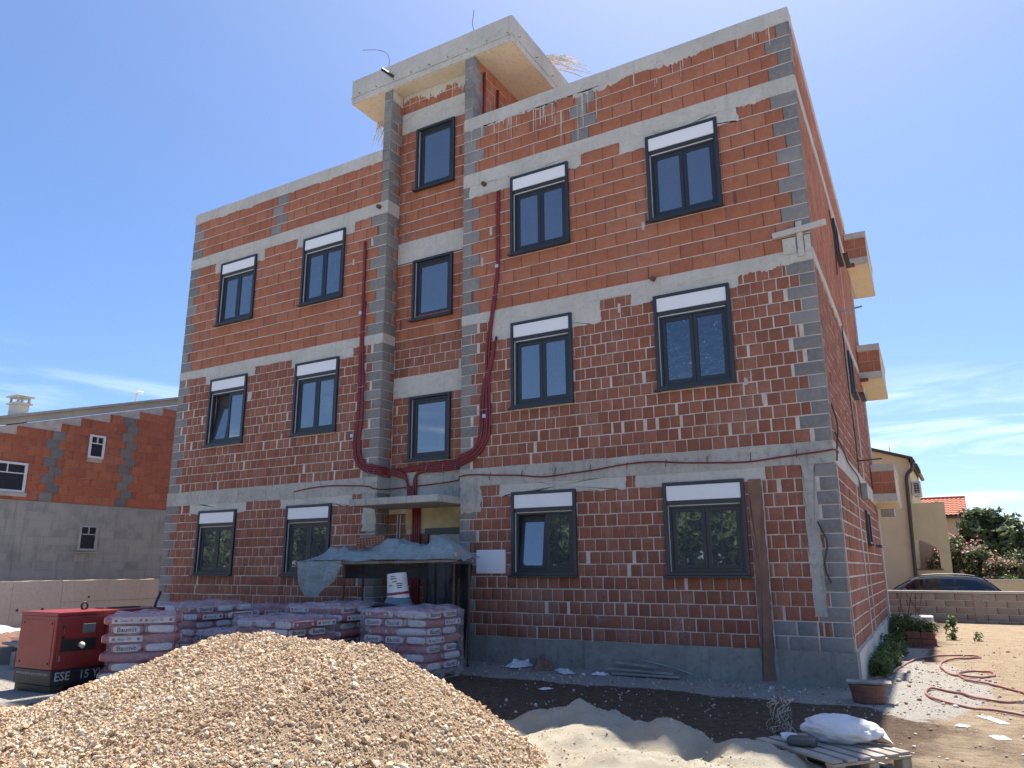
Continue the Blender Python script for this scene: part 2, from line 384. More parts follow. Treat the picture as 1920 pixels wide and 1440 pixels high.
def intervals(a, b, holes, za, zb):
    iv = [(a, b)]
    for h0, h1, z0, z1 in holes:
        if min(zb, z1)-max(za, z0) < 0.35*(zb-za): continue
        out = []
        for p, q in iv:
            if h1 <= p or h0 >= q: out.append((p, q)); continue
            if h0 > p: out.append((p, h0))
            if h1 < q: out.append((h1, q))
        iv = out
    return iv
def lay(mas, pl, u0, u1, z0, n, ch, bw, joint_u, joint_z, holes=(), quoin=None, ql=(), qr=(), wide=0.0, row0=0):
    """n courses of height ch; quoin = Masonry for the alternating corner blocks, ql / qr = (long, short) lengths"""
    for i in range(n):
        za, zb = z0+i*ch, z0+(i+1)*ch; a, b = u0, u1; par = (i+row0) % 2
        if quoin is not None:
            if ql: L = ql[par]*random.uniform(0.97, 1.03); quoin.put(pl, a+0.002, a+L-0.006, za+joint_z/2, zb-joint_z/2); a += L+(0.0 if random.random() > wide*4 else 0.05)
            if qr: L = qr[par]*random.uniform(0.97, 1.03); quoin.put(pl, b-L+0.006, b-0.002, za+joint_z/2, zb-joint_z/2); b -= L+(0.0 if random.random() > wide*4 else 0.05)
        off = (bw/2 if par else 0)+random.uniform(-0.02, 0.02)
        for p, q in intervals(a, b, holes, za, zb):
            x = p; first = bw-((p-off-u0) % bw)
            if first < 0.06: first += bw
            w = first
            while x < q-1e-4:
                e = min(x+w, q)
                if q-e < 0.05: e = q
                jl = joint_u*random.uniform(0.5, 1.8); gap = 0.0
                if wide and random.random() < wide: gap = random.uniform(0.02, 0.055)
                dz = random.uniform(-0.0035, 0.0035)
                mas.put(pl, x+jl/2, max(x+0.04, e-jl/2-gap), za+joint_z/2+dz, zb-joint_z/2+dz)
                x = e; w = bw*random.uniform(0.985, 1.015)

def wall_core(name, pl, u0, u1, z0, z1, holes, off, mat, parent, depth=0.2):
    us = sorted({u0, u1, *[min(max(h, u0), u1) for q in holes for h in q[:2]]}); zs = sorted({z0, z1, *[min(max(h, z0), z1) for q in holes for h in q[2:]]})
    mb = MB()
    for i in range(len(us)-1):
        for k in range(len(zs)-1):
            cu, cz = (us[i]+us[i+1])/2, (zs[k]+zs[k+1])/2
            if any(h[0] < cu < h[1] and h[2] < cz < h[3] for h in holes): continue
            mb.add([pl.pt(us[i], zs[k], off), pl.pt(us[i+1], zs[k], off), pl.pt(us[i+1], zs[k+1], off), pl.pt(us[i], zs[k+1], off)], [(0, 1, 2, 3)])
    for h0, h1, a, b in holes:        # reveals
        q = [(h0, a), (h1, a), (h1, b), (h0, b)]
        for i in range(4):
            p, r = q[i], q[(i+1) % 4]
            mb.add([pl.pt(*p, off), pl.pt(*r, off), pl.pt(*r, off-depth), pl.pt(*p, off-depth)], [(0, 1, 2, 3)])
    return mb.build(name, mat, parent)

# ================================================================== the unplastered apartment building
BLD = thing('apartment_building', 'three storey unplastered red brick apartment block with grey concrete bands and stair tower', 'building')
BR = Masonry('brick', 0.19, 0.19, 0.03, 'brick_clay', 0.005)
CB = Masonry('clay_block', 0.38, 0.238, 0.03, 'block_clay', 0.004)
GB = Masonry('concrete_block', 0.39, 0.19, 0.03, 'grey_block', 0.005)
XL, XR = -14.97, 0.0
W4 = [(-13.74, -12.47), (-10.90, -9.62), (-5.34, -4.09), (-2.56, -1.29)]
Z1, Z2, Z3 = (1.45, 2.87), (4.38, 6.00), (7.37, 8.99)
win_holes = [(a+0.05, b-0.05, z[0]+0.04, z[1]-0.04) for z in (Z1, Z2, Z3) for a, b in W4]
RL, RRX = -8.44, -6.46                                    # stair recess
recess_hole = (RL, RRX, 0.0, 12.2)
# wall cores (mortar plane, upstairs a backing darkened as joint shade, 8 mm behind the brick faces)
wall_core('wall', FRONT, XL, RL, 0.0, 6.33, [h for h in win_holes if h[1] < RL and h[3] < 6.4], -0.008, 'mortar', BLD)
wall_core('wall', FRONT, XL, RL, 6.33, 10.60, [h for h in win_holes if h[1] < RL and h[2] > 6.4], -0.008, 'shade_backing', BLD)
wall_core('wall', FRONT, RRX, XR, 0.0, 6.33, [h for h in win_holes if h[0] > RRX and h[3] < 6.4], -0.008, 'mortar', BLD)
wall_core('wall', FRONT, RRX, XR, 6.33, 10.60, [h for h in win_holes if h[0] > RRX and h[2] > 6.4], -0.008, 'shade_backing', BLD)
SWIN = [(-8.00, -6.97, 3.66, 4.98), (-8.00, -6.97, 6.62, 7.97), (-8.00, -6.97, 9.62, 11.12)]
sw_h = [(a+0.04, b-0.04, c+0.04, d-0.04) for a, b, c, d in SWIN]
door_h = (-7.50, -6.56, 0.1, 2.32)
wall_core('wall', RECESS, RL-0.02, RRX+0.02, 0.0, 6.05, [sw_h[0], door_h], -0.008, 'mortar', BLD)
wall_core('wall', RECESS, RL-0.02, RRX+0.02, 6.05, 12.15, sw_h[1:], -0.008, 'shade_backing', BLD)
SW_S = [(5.0, 5.75)]
side_holes = [(5.0, 5.75, 2.0, 2.65), (5.0, 5.75, 5.05, 5.95), (5.0, 5.75, 8.1, 8.95)]
wall_core('wall', SIDE, 0.0, 9.6, 0.0, 10.60, side_holes, -0.008, 'mortar', BLD)
# masonry on the front
A_, B_ = (0.42, 0.235), (0.38, 0.22)
patches_h = []                                            # cement lintels: no bricks there
LINT = []
for (a, b), zb in zip(W4, (8.80, 8.83, 8.80, 8.80)): LINT.append((a-0.24, b+0.24, zb, 9.10))
LINT[3] = (-3.05, -0.95, 8.83, 9.10); LINT[2] = (-6.30, -3.85, 8.83, 9.10)
LIN2 = [(-13.95, -12.25, 5.93, 6.16), (-11.05, -9.25, 5.94, 6.16), (-5.75, -3.55, 5.74, 6.16), (-2.95, -1.15, 5.93, 6.16)]
LIN1 = [(-14.1, -12.2, 2.80, 3.04), (-11.1, -9.1, 2.83, 3.04), (-5.6, -3.2, 2.83, 3.04), (-3.0, -0.98, 2.83, 3.04)]
holes = win_holes+LINT+LIN2+LIN1+[(-1.24, -1.03, 0.0, 2.83), (-1.02, -0.43, 0.43, 0.83)]
for i in range(13): pass
lay(BR, FRONT, XL, RL, 0.43, 13, 0.2, 0.2, 0.014, 0.016, holes, GB, A_, (0.40, 0.22), 0.04)
lay(BR, FRONT, RRX, XR, 0.43, 13, 0.2, 0.2, 0.014, 0.016, holes, GB, (0.36, 0.22), A_, 0.04)
lay(BR, FRONT, XL, RL, 3.34, 14, 0.2, 0.2, 0.015, 0.017, holes, GB, A_, (0.42, 0.25), 0.09)
lay(BR, FRONT, RRX, XR, 3.34, 14, 0.2, 0.2, 0.015, 0.017, holes, GB, (0.36, 0.22), A_, 0.10, 1)
lay(CB, FRONT, XL, RL, 6.33, 11, 0.25, 0.385, 0.010, 0.016, holes, GB, (0.40, 0.24), (0.44, 0.24), 0.012)
lay(CB, FRONT, RRX, XR, 6.33, 11, 0.25, 0.385, 0.010, 0.016, holes, GB, (0.40, 0.22), (0.40, 0.22), 0.012)
pq = [(-12.08, -11.72, 9.35, 9.60), (-11.92, -11.56, 9.60, 9.85), (-12.05, -11.69, 9.85, 10.1), (-11.9, -11.54, 10.1, 10.37)]
pq2 = [(-4.02, -3.66, 9.35, 9.60), (-3.86, -3.50, 9.60, 9.85), (-4.05, -3.69, 9.85, 10.1), (-3.88, -3.52, 10.1, 10.37)]
lay(CB, FRONT, XL, RL-0.2, 9.35, 4, 0.255, 0.385, 0.010, 0.016, pq, GB, (0.40, 0.22), (), 0.012)
lay(CB, FRONT, RRX, XR, 9.35, 4, 0.255, 0.385, 0.010, 0.016, pq2, GB, (0.30, 0.5), (0.40, 0.22), 0.012)
for q in pq+pq2: GB.put(FRONT, q[0]+0.005, q[1]-0.005, q[2]+0.008, q[3]-0.008)
for i in range(11):                                       # left pilaster runs on above the parapet
    GB.put(FRONT, RL-0.205, RL-0.002, 9.352+i*0.25, 9.352+(i+1)*0.25-0.014)
for i in range(6): GB.put(FRONT, RRX+0.002, RRX+0.235, 10.64+i*0.245, 10.64+(i+1)*0.245-0.014)
# recess wall
rh = sw_h+[(RL, RRX, 7.98, 8.46), (RL, RRX, 11.13, 11.64), (RL, RRX, 4.99, 5.40), (RL, RRX, 2.72, 3.42), (-8.0, RRX, 2.3, 2.72), door_h]
lay(BR, RECESS, RL, RRX, 0.43, 29, 0.2, 0.26, 0.012, 0.014, rh, wide=0.10)
lay(CB, RECESS, RL, RRX, 6.23, 24, 0.245, 0.33, 0.008, 0.014, rh, wide=0.10)
for z0, z1 in ((7.98, 8.46), (11.13, 11.64), (4.99, 5.40)):
    rough_slab('lintel_beam', RECESS, RL+0.003, RRX, z0, z1, 0.006, 0.1, 'concrete', BLD, seed=z0)
REVEAL = Plane((RL, 0, 0), (0, 1, 0), (1, 0, 0))          # left flank of the recess
wall_core('wall', REVEAL, 0.0, 0.42, 0.0, 12.15, [], -0.008, 'mortar', BLD)
z = 0.43; i = 0
while z < 12.0:
    h = 0.2 if z < 6.3 else 0.25
    if not (3.0 < z < 3.3 or 9.05 < z < 9.3 or 6.1 < z < 6.3):
        L = 0.395 if i % 2 else 0.255
        GB.put(REVEAL, 0.002, L, z+0.007, z+h-0.007)
        if L < 0.3: (BR if z < 6.3 else CB).put(REVEAL, L+0.012, 0.395, z+0.007, z+h-0.007)
    z += h; i += 1
    if abs(z-3.23) < 0.06: z = 3.34
# tower flank above the roof
TWR = Plane((-6.225, 0, 0), (0, 1, 0), (1, 0, 0))
wall_core('wall', TWR, 0.0, 4.2, 10.2, 12.12, [], -0.008, 'mortar', BLD)
lay(CB, TWR, 0.0, 4.2, 10.64, 6, 0.245, 0.33, 0.012, 0.014, [], GB, (0.32, 0.22), ())
MB().box(RL-0.2, -6.235, 0.75, 4.2, 10.3, 12.13).build('tower_core', 'mortar', BLD)
MB().box(RL-0.205, RL-0.004, 0.012, 0.5, 10.3, 12.13).build('pilaster', 'mortar', BLD)
MB().box(RRX+0.004, -6.24, 0.012, 0.5, 10.3, 12.13).build('pilaster', 'mortar', BLD)
# side wall masonry
lay(BR, SIDE, 0.0, 9.35, 0.43, 13, 0.2, 0.3, 0.030, 0.026, side_holes+[(3.55, 3.68, 0.4, 3.0)], GB, (0.20, 0.20), ())
lay(BR, SIDE, 0.0, 9.35, 3.34, 14, 0.2, 0.3, 0.030, 0.026, side_holes, GB, (0.20, 0.20), ())
lay(CB, SIDE, 0.0, 9.35, 6.33, 11, 0.25, 0.385, 0.010, 0.014, side_holes, GB, (0.20, 0.20), ())
lay(CB, SIDE, 0.0, 9.35, 9.35, 4, 0.255, 0.385, 0.010, 0.014, [], GB, (0.20, 0.20), ())
# upper storey bed joints (the butt joints there are dry)
mbed = MB()
def bed(pl, u0, u1, z, holes):
    for a, b in intervals(u0, u1, holes, z-0.004, z+0.004):
        n = max(1, int((b-a)/0.3)); v = []; f = []
        for i in range(n+1):
            u = a+(b-a)*i/n; j = random.uniform(-0.0025, 0.0025)
            v += [pl.pt(u, z-0.008+j, -0.001), pl.pt(u, z+0.008+j, -0.001)]
        for i in range(n): f.append((2*i, 2*i+2, 2*i+3, 2*i+1))
        mbed.add(v, f)
for u0, u1 in ((XL, RL), (RRX, XR)):
    for i in range(0, 12): bed(FRONT, u0, u1, 6.33+0.25*i, holes)
    for i in range(0, 5): bed(FRONT, u0, u1, 9.35+0.255*i, [])
for i in range(24): bed(RECESS, RL, RRX, 6.23+0.245*i, rh)
mbed.build('bed_joints', 'mortar', BLD, tagkw=dict(kind='stuff'))
# bodies behind the faces
MB().box(XL+0.0, RL-0.25, 0.30, 9.4, 0.0, 10.35).build('body', 'shade_backing', BLD)
MB().prism([(RRX+0.25, 0.32), (-0.30, 0.32), (-0.62, 9.4), (RRX+0.25, 9.4)], 0.0, 10.35, 'z').build('body', 'shade_backing', BLD)
MB().box(RL-0.24, RRX+0.24, 0.72, 9.4, 0.0, 10.35).build('body', 'shade_backing', BLD)
MB().box(XL, XL+0.24, 0.014, 9.4, 0.0, 10.36).build('gable_wall', 'grey_block', BLD)
MB().box(XL, -0.95, 9.41, 14.0, 0.0, 10.3).build('body', 'brick_clay', BLD)
# concrete members
for u0, u1 in ((XL, RL), (RRX, XR)):
    s = int(-u0)
    rough_slab('ring_beam', FRONT, u0, u1, 3.02, 3.345, 0.012, 0.2, 'concrete_rough', BLD, 0.012, seed=s)
    rough_slab('ring_beam', FRONT, u0, u1, 6.145, 6.335, 0.008, 0.2, 'concrete', BLD, 0.012, seed=s+1)
    rough_slab('ring_beam', FRONT, u0, u1, 9.08, 9.355, 0.008, 0.2, 'concrete', BLD, 0.012, seed=s+2)
rough_slab('parapet_cap', FRONT, XL-0.004, RL-0.206, 10.37, 10.64, 0.008, 0.3, 'concrete', BLD, 0.008, seed=3)
rough_slab('parapet_cap', FRONT, RRX+0.002, XR+0.004, 10.37, 10.64, 0.008, 0.3, 'concrete', BLD, 0.008, seed=4)
rough_slab('parapet_cap', SIDE, 0.30, 9.45, 10.37, 10.64, 0.008, 0.3, 'concrete', BLD, 0.006, seed=5)
for z0, z1 in ((3.02, 3.34), (6.15, 6.335), (9.08, 9.355)):
    rough_slab('ring_beam', SIDE, 0.02, 9.4, z0, z1, 0.010, 0.2, 'concrete', BLD, 0.014, seed=z0)
concrete('plinth_concrete', (0.24, 0.225, 0.195), (0.34, 0.32, 0.28), (0.12, 0.112, 0.10), 0.9, 0.6)
rough_slab('plinth', FRONT, XL, RL, -0.25, 0.435, 0.03, 0.2, 'plinth_concrete', BLD, 0.015, seed=6)
rough_slab('plinth', FRONT, RRX, XR+0.03, -0.25, 0.435, 0.03, 0.2, 'plinth_concrete', BLD, 0.03, seed=7)
rough_slab('plinth', SIDE, 0.21, 9.4, -0.25, 0.43, 0.04, 0.2, 'concrete', BLD, 0.03, seed=8)
rough_slab('corner_column', SIDE, 9.32, 9.62, -0.25, 10.36, 0.03, 0.2, 'concrete_pale', BLD, 0.004, seed=9)
rough_slab('ring_beam', RECESS, RL+0.003, RRX+0.0, 2.80, 3.40, 0.01, 0.2, 'concrete_rough', BLD, 0.02, seed=10)
rough_slab('ring_beam', REVEAL, 0.006, 0.385, 3.03, 3.335, 0.006, 0.05, 'concrete_rough', BLD, 0.01, step=0.1, seed=11)
rough_slab('ring_beam', REVEAL, 0.006, 0.385, 9.06, 9.36, 0.004, 0.05, 'concrete', BLD, 0.01, step=0.1, seed=12)
rough_slab('ring_beam', REVEAL, 0.006, 0.385, 6.13, 6.34, 0.004, 0.05, 'concrete', BLD, 0.01, step=0.1, seed=13)
# lintels + ragged cement, one part per storey zone
for k, q in enumerate(LINT+LIN2+LIN1):
    mb = MB(); patch(FRONT, q[0]-0.01, q[1]+0.01, q[2]-0.01, q[3]+0.02, k+40, mb, off=0.003, jag=0.018); mb.build('cement_lintel', 'concrete', BLD)
mb = MB()
smear(FRONT, XL+0.02, RL-0.23, 10.41, 0.03, 0.13, 1, mb); smear(FRONT, XL+0.45, RL-0.5, 9.11, 0.03, 0.08, 2, mb)
smear(FRONT, XL+0.3, RL-0.1, 6.17, 0.03, 0.07, 3, mb); mb.build('cement_smear', 'concrete', BLD, tagkw=dict(kind='stuff'))
mb = MB()
smear(FRONT, RRX+0.02, -0.3, 10.41, 0.04, 0.14, 4, mb, 26, 0.5); smear(FRONT, -6.0, -3.4, 10.41, 0.04, 0.10, 14, mb, 26, 1.15)
smear(FRONT, RRX+0.1, -0.3, 9.11, 0.03, 0.07, 5, mb); smear(FRONT, RRX+0.1, -0.3, 6.17, 0.03, 0.12, 6, mb); mb.build('cement_smear', 'concrete', BLD, tagkw=dict(kind='stuff'))
mb = MB(); smear(RECESS, RL+0.02, RRX, 12.12, 0.10, 0.38, 8, mb, 24, 0.55); mb.build('cement_smear', 'concrete_pale', BLD, tagkw=dict(kind='stuff'))
mb = MB()
for k in range(34):
    pl = FRONT; right = random.random() < 0.6; u = random.uniform(RRX+0.2, -0.5) if right else random.uniform(XL+0.3, RL-0.4); z = random.choice([random.uniform(3.6, 6.0), random.uniform(6.5, 8.8)])
    if any(h[0]-0.1 < u < h[1]+0.1 and h[2]-0.2 < z < h[3]+0.2 for h in holes): continue
    w, hh = random.uniform(0.015, 0.04), random.uniform(0.05, 0.10); mb = MB(); patch(pl, u-w, u+w, z-hh, z+hh, k, mb, 0.004, 0.012)
    mb.build('cement_dab', 'concrete_pale', BLD)
for q in ((-0.46, -0.28, 0.9, 3.03, 77, 0.010), (-6.45, -6.0, 2.55, 3.05, 78, 0.03), (-8.8, -8.46, 2.3, 3.05, 79, 0.03)):   # repair coat on the corner and chases on the side wall
    mb = MB(); patch(FRONT, *q[:5], mb, 0.006, q[5]); mb.build('cement_coat', 'concrete_rough', BLD)
for s0, s1, a, b in ((3.5, 3.66, 0.4, 3.05), (4.5, 4.62, 0.4, 2.2), (4.72, 4.85, 3.35, 6.15), (5.85, 6.05, 3.35, 5.2), (5.9, 6.02, 6.4, 8.2), (0.205, 0.30, 0.45, 3.0)):
    mb = MB(); patch(SIDE, s0, s1, a, b, int(s0*99), mb, 0.006, 0.02); mb.build('cement_coat', 'concrete_pale', BLD)
mb = MB(); patch(FRONT, -1.225, -1.045, 0.02, 2.84, 91, mb, 0.034, 0.010); mb.build('plaster_chase', 'chase_brown', BLD)
# blocks low on the right corner
for i, z in enumerate((0.43, 0.63)):
    for a, b in ((-1.02, -0.72), (-0.71, -0.44)) if i else ((-1.02, -0.85), (-0.84, -0.44)): GB.put(FRONT, a+0.006, b-0.006, z+0.008, z+0.192)

# roof slab of the stair tower
MB().box(-9.66, -5.30, -0.012, 4.6, 12.12, 12.74).build('roof_slab', 'concrete', BLD, bevel=0.012)
MB().box(-9.63, RL-0.212, 0.02, 4.55, 12.112, 12.118).build('slab_soffit', 'soffit_bounce', BLD)  # thin sheet under the slab, coloured with the warm ground bounce
MB().box(-6.218, -5.33, 0.02, 4.55, 12.112, 12.118).build('slab_soffit', 'soffit_bounce', BLD)
MB().box(RL+0.006, RRX-0.0, 0.02, 0.385, 12.106, 12.117).build('slab_soffit', 'soffit_bounce', BLD)
MB().box(-9.665, -5.295, -0.022, -0.012, 12.255, 12.27).build('shutter_seam', 'concrete_rough', BLD)
MB().box(-5.30, -5.291, -0.01, 4.55, 12.262, 12.277).build('shutter_seam', 'concrete_rough', BLD)
for k in range(9): MB().tube([(-9.4+k*0.5, -0.0, 12.33), (-9.4+k*0.5+0.01, -0.07, 12.30)], 0.008, 6).build('tie_wire', 'rust', BLD)
for k in range(5): MB().tube([(-5.31, 0.25+k*0.75, 12.36), (-5.23, 0.25+k*0.75, 12.34)], 0.008, 6).build('tie_wire', 'rust', BLD)
for pts in ([(-8.95, 0.4, 12.7), (-8.93, 0.42, 13.1), (-9.0, 0.45, 13.5), (-9.35, 0.5, 13.8), (-9.9, 0.55, 14.05)], [(-6.6, 0.5, 12.7), (-6.58, 0.5, 13.2), (-6.62, 0.5, 13.4), (-6.58, 0.5, 13.75)]):
    MB().tube(pts, 0.007, 6, sub=5).build('starter_bar', 'rust', BLD)
MB().tube([(-8.40, 0.05, 12.40), (-8.52, -0.30, 12.46)], 0.035, 12).build('vent_stub', 'anthracite', BLD)
def strands(n, base, spread, seed):
    rs = random.Random(seed); mb = MB()
    for k in range(n):
        b = Vector(base[0]).lerp(Vector(base[1]), rs.random()); e = b+Vector([rs.uniform(*s) for s in spread]); m = (b+e)/2+Vector((0, 0, rs.uniform(0.02, 0.14)))
        mb.tube([b, m, e], [0.012, 0.016, 0.006], 5, sub=4)
    return mb.build('strap_fringe', 'rope_white', BLD)
strands(12, ((-9.64, 0.95, 12.16), (-9.60, 1.25, 12.14)), ((-0.12, 0.12), (-0.35, -0.05), (-0.75, -0.35)), 3)
strands(18, ((-5.32, 1.5, 12.76), (-5.34, 2.1, 12.76)), ((0.3, 0.62), (0.35, 0.8), (-0.12, 0.16)), 4)
# entrance canopy, door, foam board
MB().box(-8.50, -6.44, -0.73, 0.39, 2.715, 2.845).build('canopy', 'concrete_rough', BLD, bevel=0.01)
MB().box(-8.0, -6.47, 0.375, 0.39, 2.31, 2.71).build('foam_board', 'foam_yellow', BLD)
d = MB().box(-7.50, -6.56, 0.33, 0.40, 2.20, 2.32).box(-7.50, -7.42, 0.33, 0.40, 0.1, 2.20).box(-6.64, -6.56, 0.33, 0.40, 0.1, 2.20).build('door', 'anthracite', BLD, bevel=0.004)
MB().box(-7.42, -6.64, 0.37, 0.395, 0.1, 2.20).build('door_leaf', 'steel', d)
for dx in (0, 0.07): MB().tube([(-8.20+dx, 0.30, 0.1), (-8.17+dx, 0.34, 2.6)], 0.018, 8).build('riser_pipe', 'steel', BLD)

# ------------------------------------------------------------------ windows
def window(pl, u0, u1, z0, z1, shutter=True, sashes=2, tilt=None, film=False, strip='gasket_white', sill=True, lug=0.0):
    W = lambda a, b, c, d, e, f, mb: mb.add([pl.pt(*q) for q in ((a, e, -d), (b, e, -d), (b, e, -c), (a, e, -c), (a, f, -d), (b, f, -d), (b, f, -c), (a, f, -c))], [(0, 1, 2, 3), (7, 6, 5, 4), (4, 5, 1, 0), (5, 6, 2, 1), (6, 7, 3, 2), (7, 4, 0, 3)])
    t = 0.055; mb = MB()           # outer surround: W(u0,u1, depth_out(neg = proud), depth_in, z0, z1)
    W(u0, u0+t, -0.05, 0.10, z0, z1, mb); W(u1-t, u1, -0.05, 0.10, z0, z1, mb); W(u0+t, u1-t, -0.05, 0.10, z1-0.05, z1, mb); W(u0+t, u1-t, -0.05, 0.10, z0, z0+0.05, mb)
    zt = z1-0.05
    if shutter: W(u0+t, u1-t, -0.02, 0.10, zt-0.30, zt-0.235, mb)
    fr = mb.build('window', 'anthracite', BLD, bevel=0.004)
    if shutter:
        mb = MB(); W(u0+t+0.002, u1-t-0.002, -0.035, 0.05, zt-0.234, zt-0.002, mb); mb.build('shutter_box', 'shutter_white', fr, bevel=0.003)
        mb = MB(); W(u0+t+0.03, u1-t-0.03, 0.005, 0.05, zt-0.318, zt-0.302, mb); mb.build('shutter_lip', strip, fr)
        zt -= 0.30
    a, b, c = u0+t, u1-t, z0+0.05
    mb = MB(); W(a+0.004, a+0.012, 0.0, 0.02, c, zt, mb); mb.build('guide_rail', 'gasket_white', fr)
    # fixed frame
    mb = MB(); W(a+0.001, a+0.05, 0.02, 0.09, c, zt, mb); W(b-0.05, b-0.001, 0.02, 0.09, c, zt, mb); W(a+0.05, b-0.05, 0.02, 0.09, zt-0.05, zt-0.001, mb); W(a+0.05, b-0.05, 0.02, 0.09, c+0.001, c+0.05, mb)
    mb.build('fixed_frame', 'anthracite_sash', fr, bevel=0.003)
    a += 0.05; b -= 0.05; c += 0.05; d = zt-0.05; w = (b-a)/sashes
    for k in range(sashes):
        p, q = a+k*w+0.003, a+(k+1)*w-0.003; fw = 0.062
        mb = MB(); W(p, p+fw, 0.035, 0.085, c, d, mb); W(q-fw, q, 0.035, 0.085, c, d, mb); W(p+fw, q-fw, 0.035, 0.085, d-fw, d, mb); W(p+fw, q-fw, 0.035, 0.085, c, c+fw, mb)
        s = mb.build('sash', 'anthracite_sash', fr, bevel=0.003)
        mb = MB(); W(p+fw-0.002, q-fw+0.002, 0.055, 0.07, c+fw-0.002, d-fw+0.002, mb); g = mb.build('pane', 'glass_film' if film else 'glass', fr)
        if tilt == k:            # tilted open about the bottom rail, leaning into the room
            piv = pl.pt((p+q)/2, c, -0.06); ax = pl.u if pl.n.cross(Vector((0, 0, 1))).dot(pl.u) < 0 else -pl.u
            M = Matrix.Translation(piv)@Matrix.Rotation(-math.radians(7.5), 4, ax)@Matrix.Translation(-piv)
            for o in (s, g): o.matrix_local = M
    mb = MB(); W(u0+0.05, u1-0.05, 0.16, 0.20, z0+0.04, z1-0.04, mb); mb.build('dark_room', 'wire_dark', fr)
    if sill:
        mb = MB(); W(u0-0.035, u1+0.02, -0.10, 0.0, z0-0.022, z0-0.003, mb); W(u0-0.035, u1+0.02, -0.108, -0.099, z0-0.034, z0-0.002, mb)
        mb.build('sill', 'anthracite', fr, bevel=0.003)
    return fr
for (a, b), tl in zip(W4, (None, None, None, None)): window(FRONT, a, b, *Z3)
window(FRONT, *W4[0], *Z2, tilt=0); window(FRONT, *W4[1], *Z2); window(FRONT, *W4[2], *Z2, film=False); window(FRONT, *W4[3], *Z2, film=True)
for k, (a, b) in enumerate(W4): window(FRONT, a, b, *Z1, strip='cream_plastic', tilt=0 if k == 2 else None)
for q in SWIN: window(RECESS, *q, shutter=False, sashes=1)
for q in side_holes: window(SIDE, *q, shutter=False, sashes=1)
for q in side_holes:
    p = SIDE.pt(0, 0); mb = MB()
    mb.add([SIDE.pt(u, z, o) for z in (q[2]-0.06, q[2]-0.02) for u, o in ((4.95, 0.14), (5.8, 0.14), (5.8, 0.24), (4.95, 0.24))], [(0, 1, 2, 3), (4, 5, 6, 7), (0, 1, 5, 4), (1, 2, 6, 5), (2, 3, 7, 6), (3, 0, 4, 7)])
    mb.build('sill_flashing', 'anthracite', BLD)

# ------------------------------------------------------------------ conduits and cables on the facade
def conduit(pts, r=0.024, mat='conduit_red', sub=7):
    P = catmull(pts, sub); mb = MB(); mb.tube(P, r, 8); return mb.build('conduit', mat, BLD, smooth=True)
for k in range(4):
    d = k*0.052; y = -0.03-(k % 2)*0.012
    top = 8.5 if k < 2 else (7.1 if k == 2 else 5.6)
    pts = [(-9.03+d*0.5, y, top)] if k < 2 else [(-9.03+d*0.9, y, top)]
    for zz in (7.6, 6.5, 5.6, 4.6): 
        if zz < top-0.2: pts.append((-9.02+d*(0.5 if zz > 6 else 0.9), y, zz))
    pts += [(-9.08+d, y, 4.1), (-9.02+d, y, 3.72+d*0.3), (-8.80+d*0.4, y, 3.50+d*0.75), (-8.50, y-0.01, 3.42+d*0.9), (-8.38, 0.02, 3.41+d*0.8), (-8.30, 0.22, 3.40+d*0.6), (-8.05, 0.345, 3.33+d*0.5), (-7.95, 0.345, 3.18), (-7.86+d*0.7-0.08, 0.345, 3.05), (-7.85+d*0.7-0.08, 0.345, 2.86)]
    conduit(pts)
for k in range(5):
    d = k*0.052; y = -0.03-(k % 2)*0.012
    top = 8.78 if k < 2 else (6.0-0.1*k)
    pts = [(-5.60-d*0.5, y, top)]
    for zz in (8.0, 7.2, 6.4, 5.6, 4.8):
        if zz < top-0.2: pts.append((-5.61-(0.2 if zz < 6 else 0.0 if zz > 7 else 0.1)-d*(0.5 if zz > 6 else 0.95)+0.05*(k > 1), y, zz))
    pts += [(-5.80-d, y, 4.05), (-5.92-d*0.8, y, 3.74+d*0.2), (-6.12-d*0.5, y, 3.55+d*0.6), (-6.40, y-0.01, 3.44+d*0.85), (-6.52, 0.10, 3.43+d*0.85), (-6.75, 0.33, 3.43+d*0.8), (-7.2, 0.345, 3.42+d*0.7), (-7.6, 0.345, 3.42+d*0.6)]
    if k < 2: pts += [(-7.75, 0.345, 3.36), (-7.80+d, 0.345, 3.2), (-7.80+d, 0.345, 2.86)]
    else: pts += [(-8.0, 0.345, 3.41+d*0.5), (-8.25, 0.34, 3.42+d*0.4)]
    conduit(pts)
for k in range(4): conduit([(-7.80+k*0.052, 0.35, 2.72), (-7.80+k*0.052, 0.35, 2.0), (-7.80+k*0.052, 0.35, 0.6)], sub=2)
for (x, z) in ((-9.04, 6.86), (-9.12, 4.22), (-5.63, 7.2), (-5.9, 4.3)): MB().box(x-0.035, x+0.035, -0.075, -0.03, z-0.035, z+0.035).build('conduit_clip', 'clip_blue', BLD, bevel=0.006)
for k in range(3): MB().tube([TWR.pt(0.35+k*0.55, 10.6, 0.03), TWR.pt(0.35+k*0.55, 11.9-0.1*k, 0.03)], 0.03, 8).build('conduit', 'conduit_red', BLD, smooth=True)
for x0, x1, z, y in ((-9.12, -8.82, 5.2, -0.065), (-9.12, -8.82, 4.5, -0.065), (-9.10, -8.86, 6.4, -0.06), (-6.10, -5.78, 5.1, -0.065), (-6.12, -5.80, 4.4, -0.065), (-5.74, -5.55, 6.6, -0.06), (-5.70, -5.55, 7.8, -0.06)):
    MB().tube([(x0, -0.005, z), (x0+0.02, y-0.01, z+0.01), (x1-0.02, y-0.012, z+0.02), (x1, -0.005, z+0.02)], 0.006, 5).build('tie_wire', 'steel', BLD)
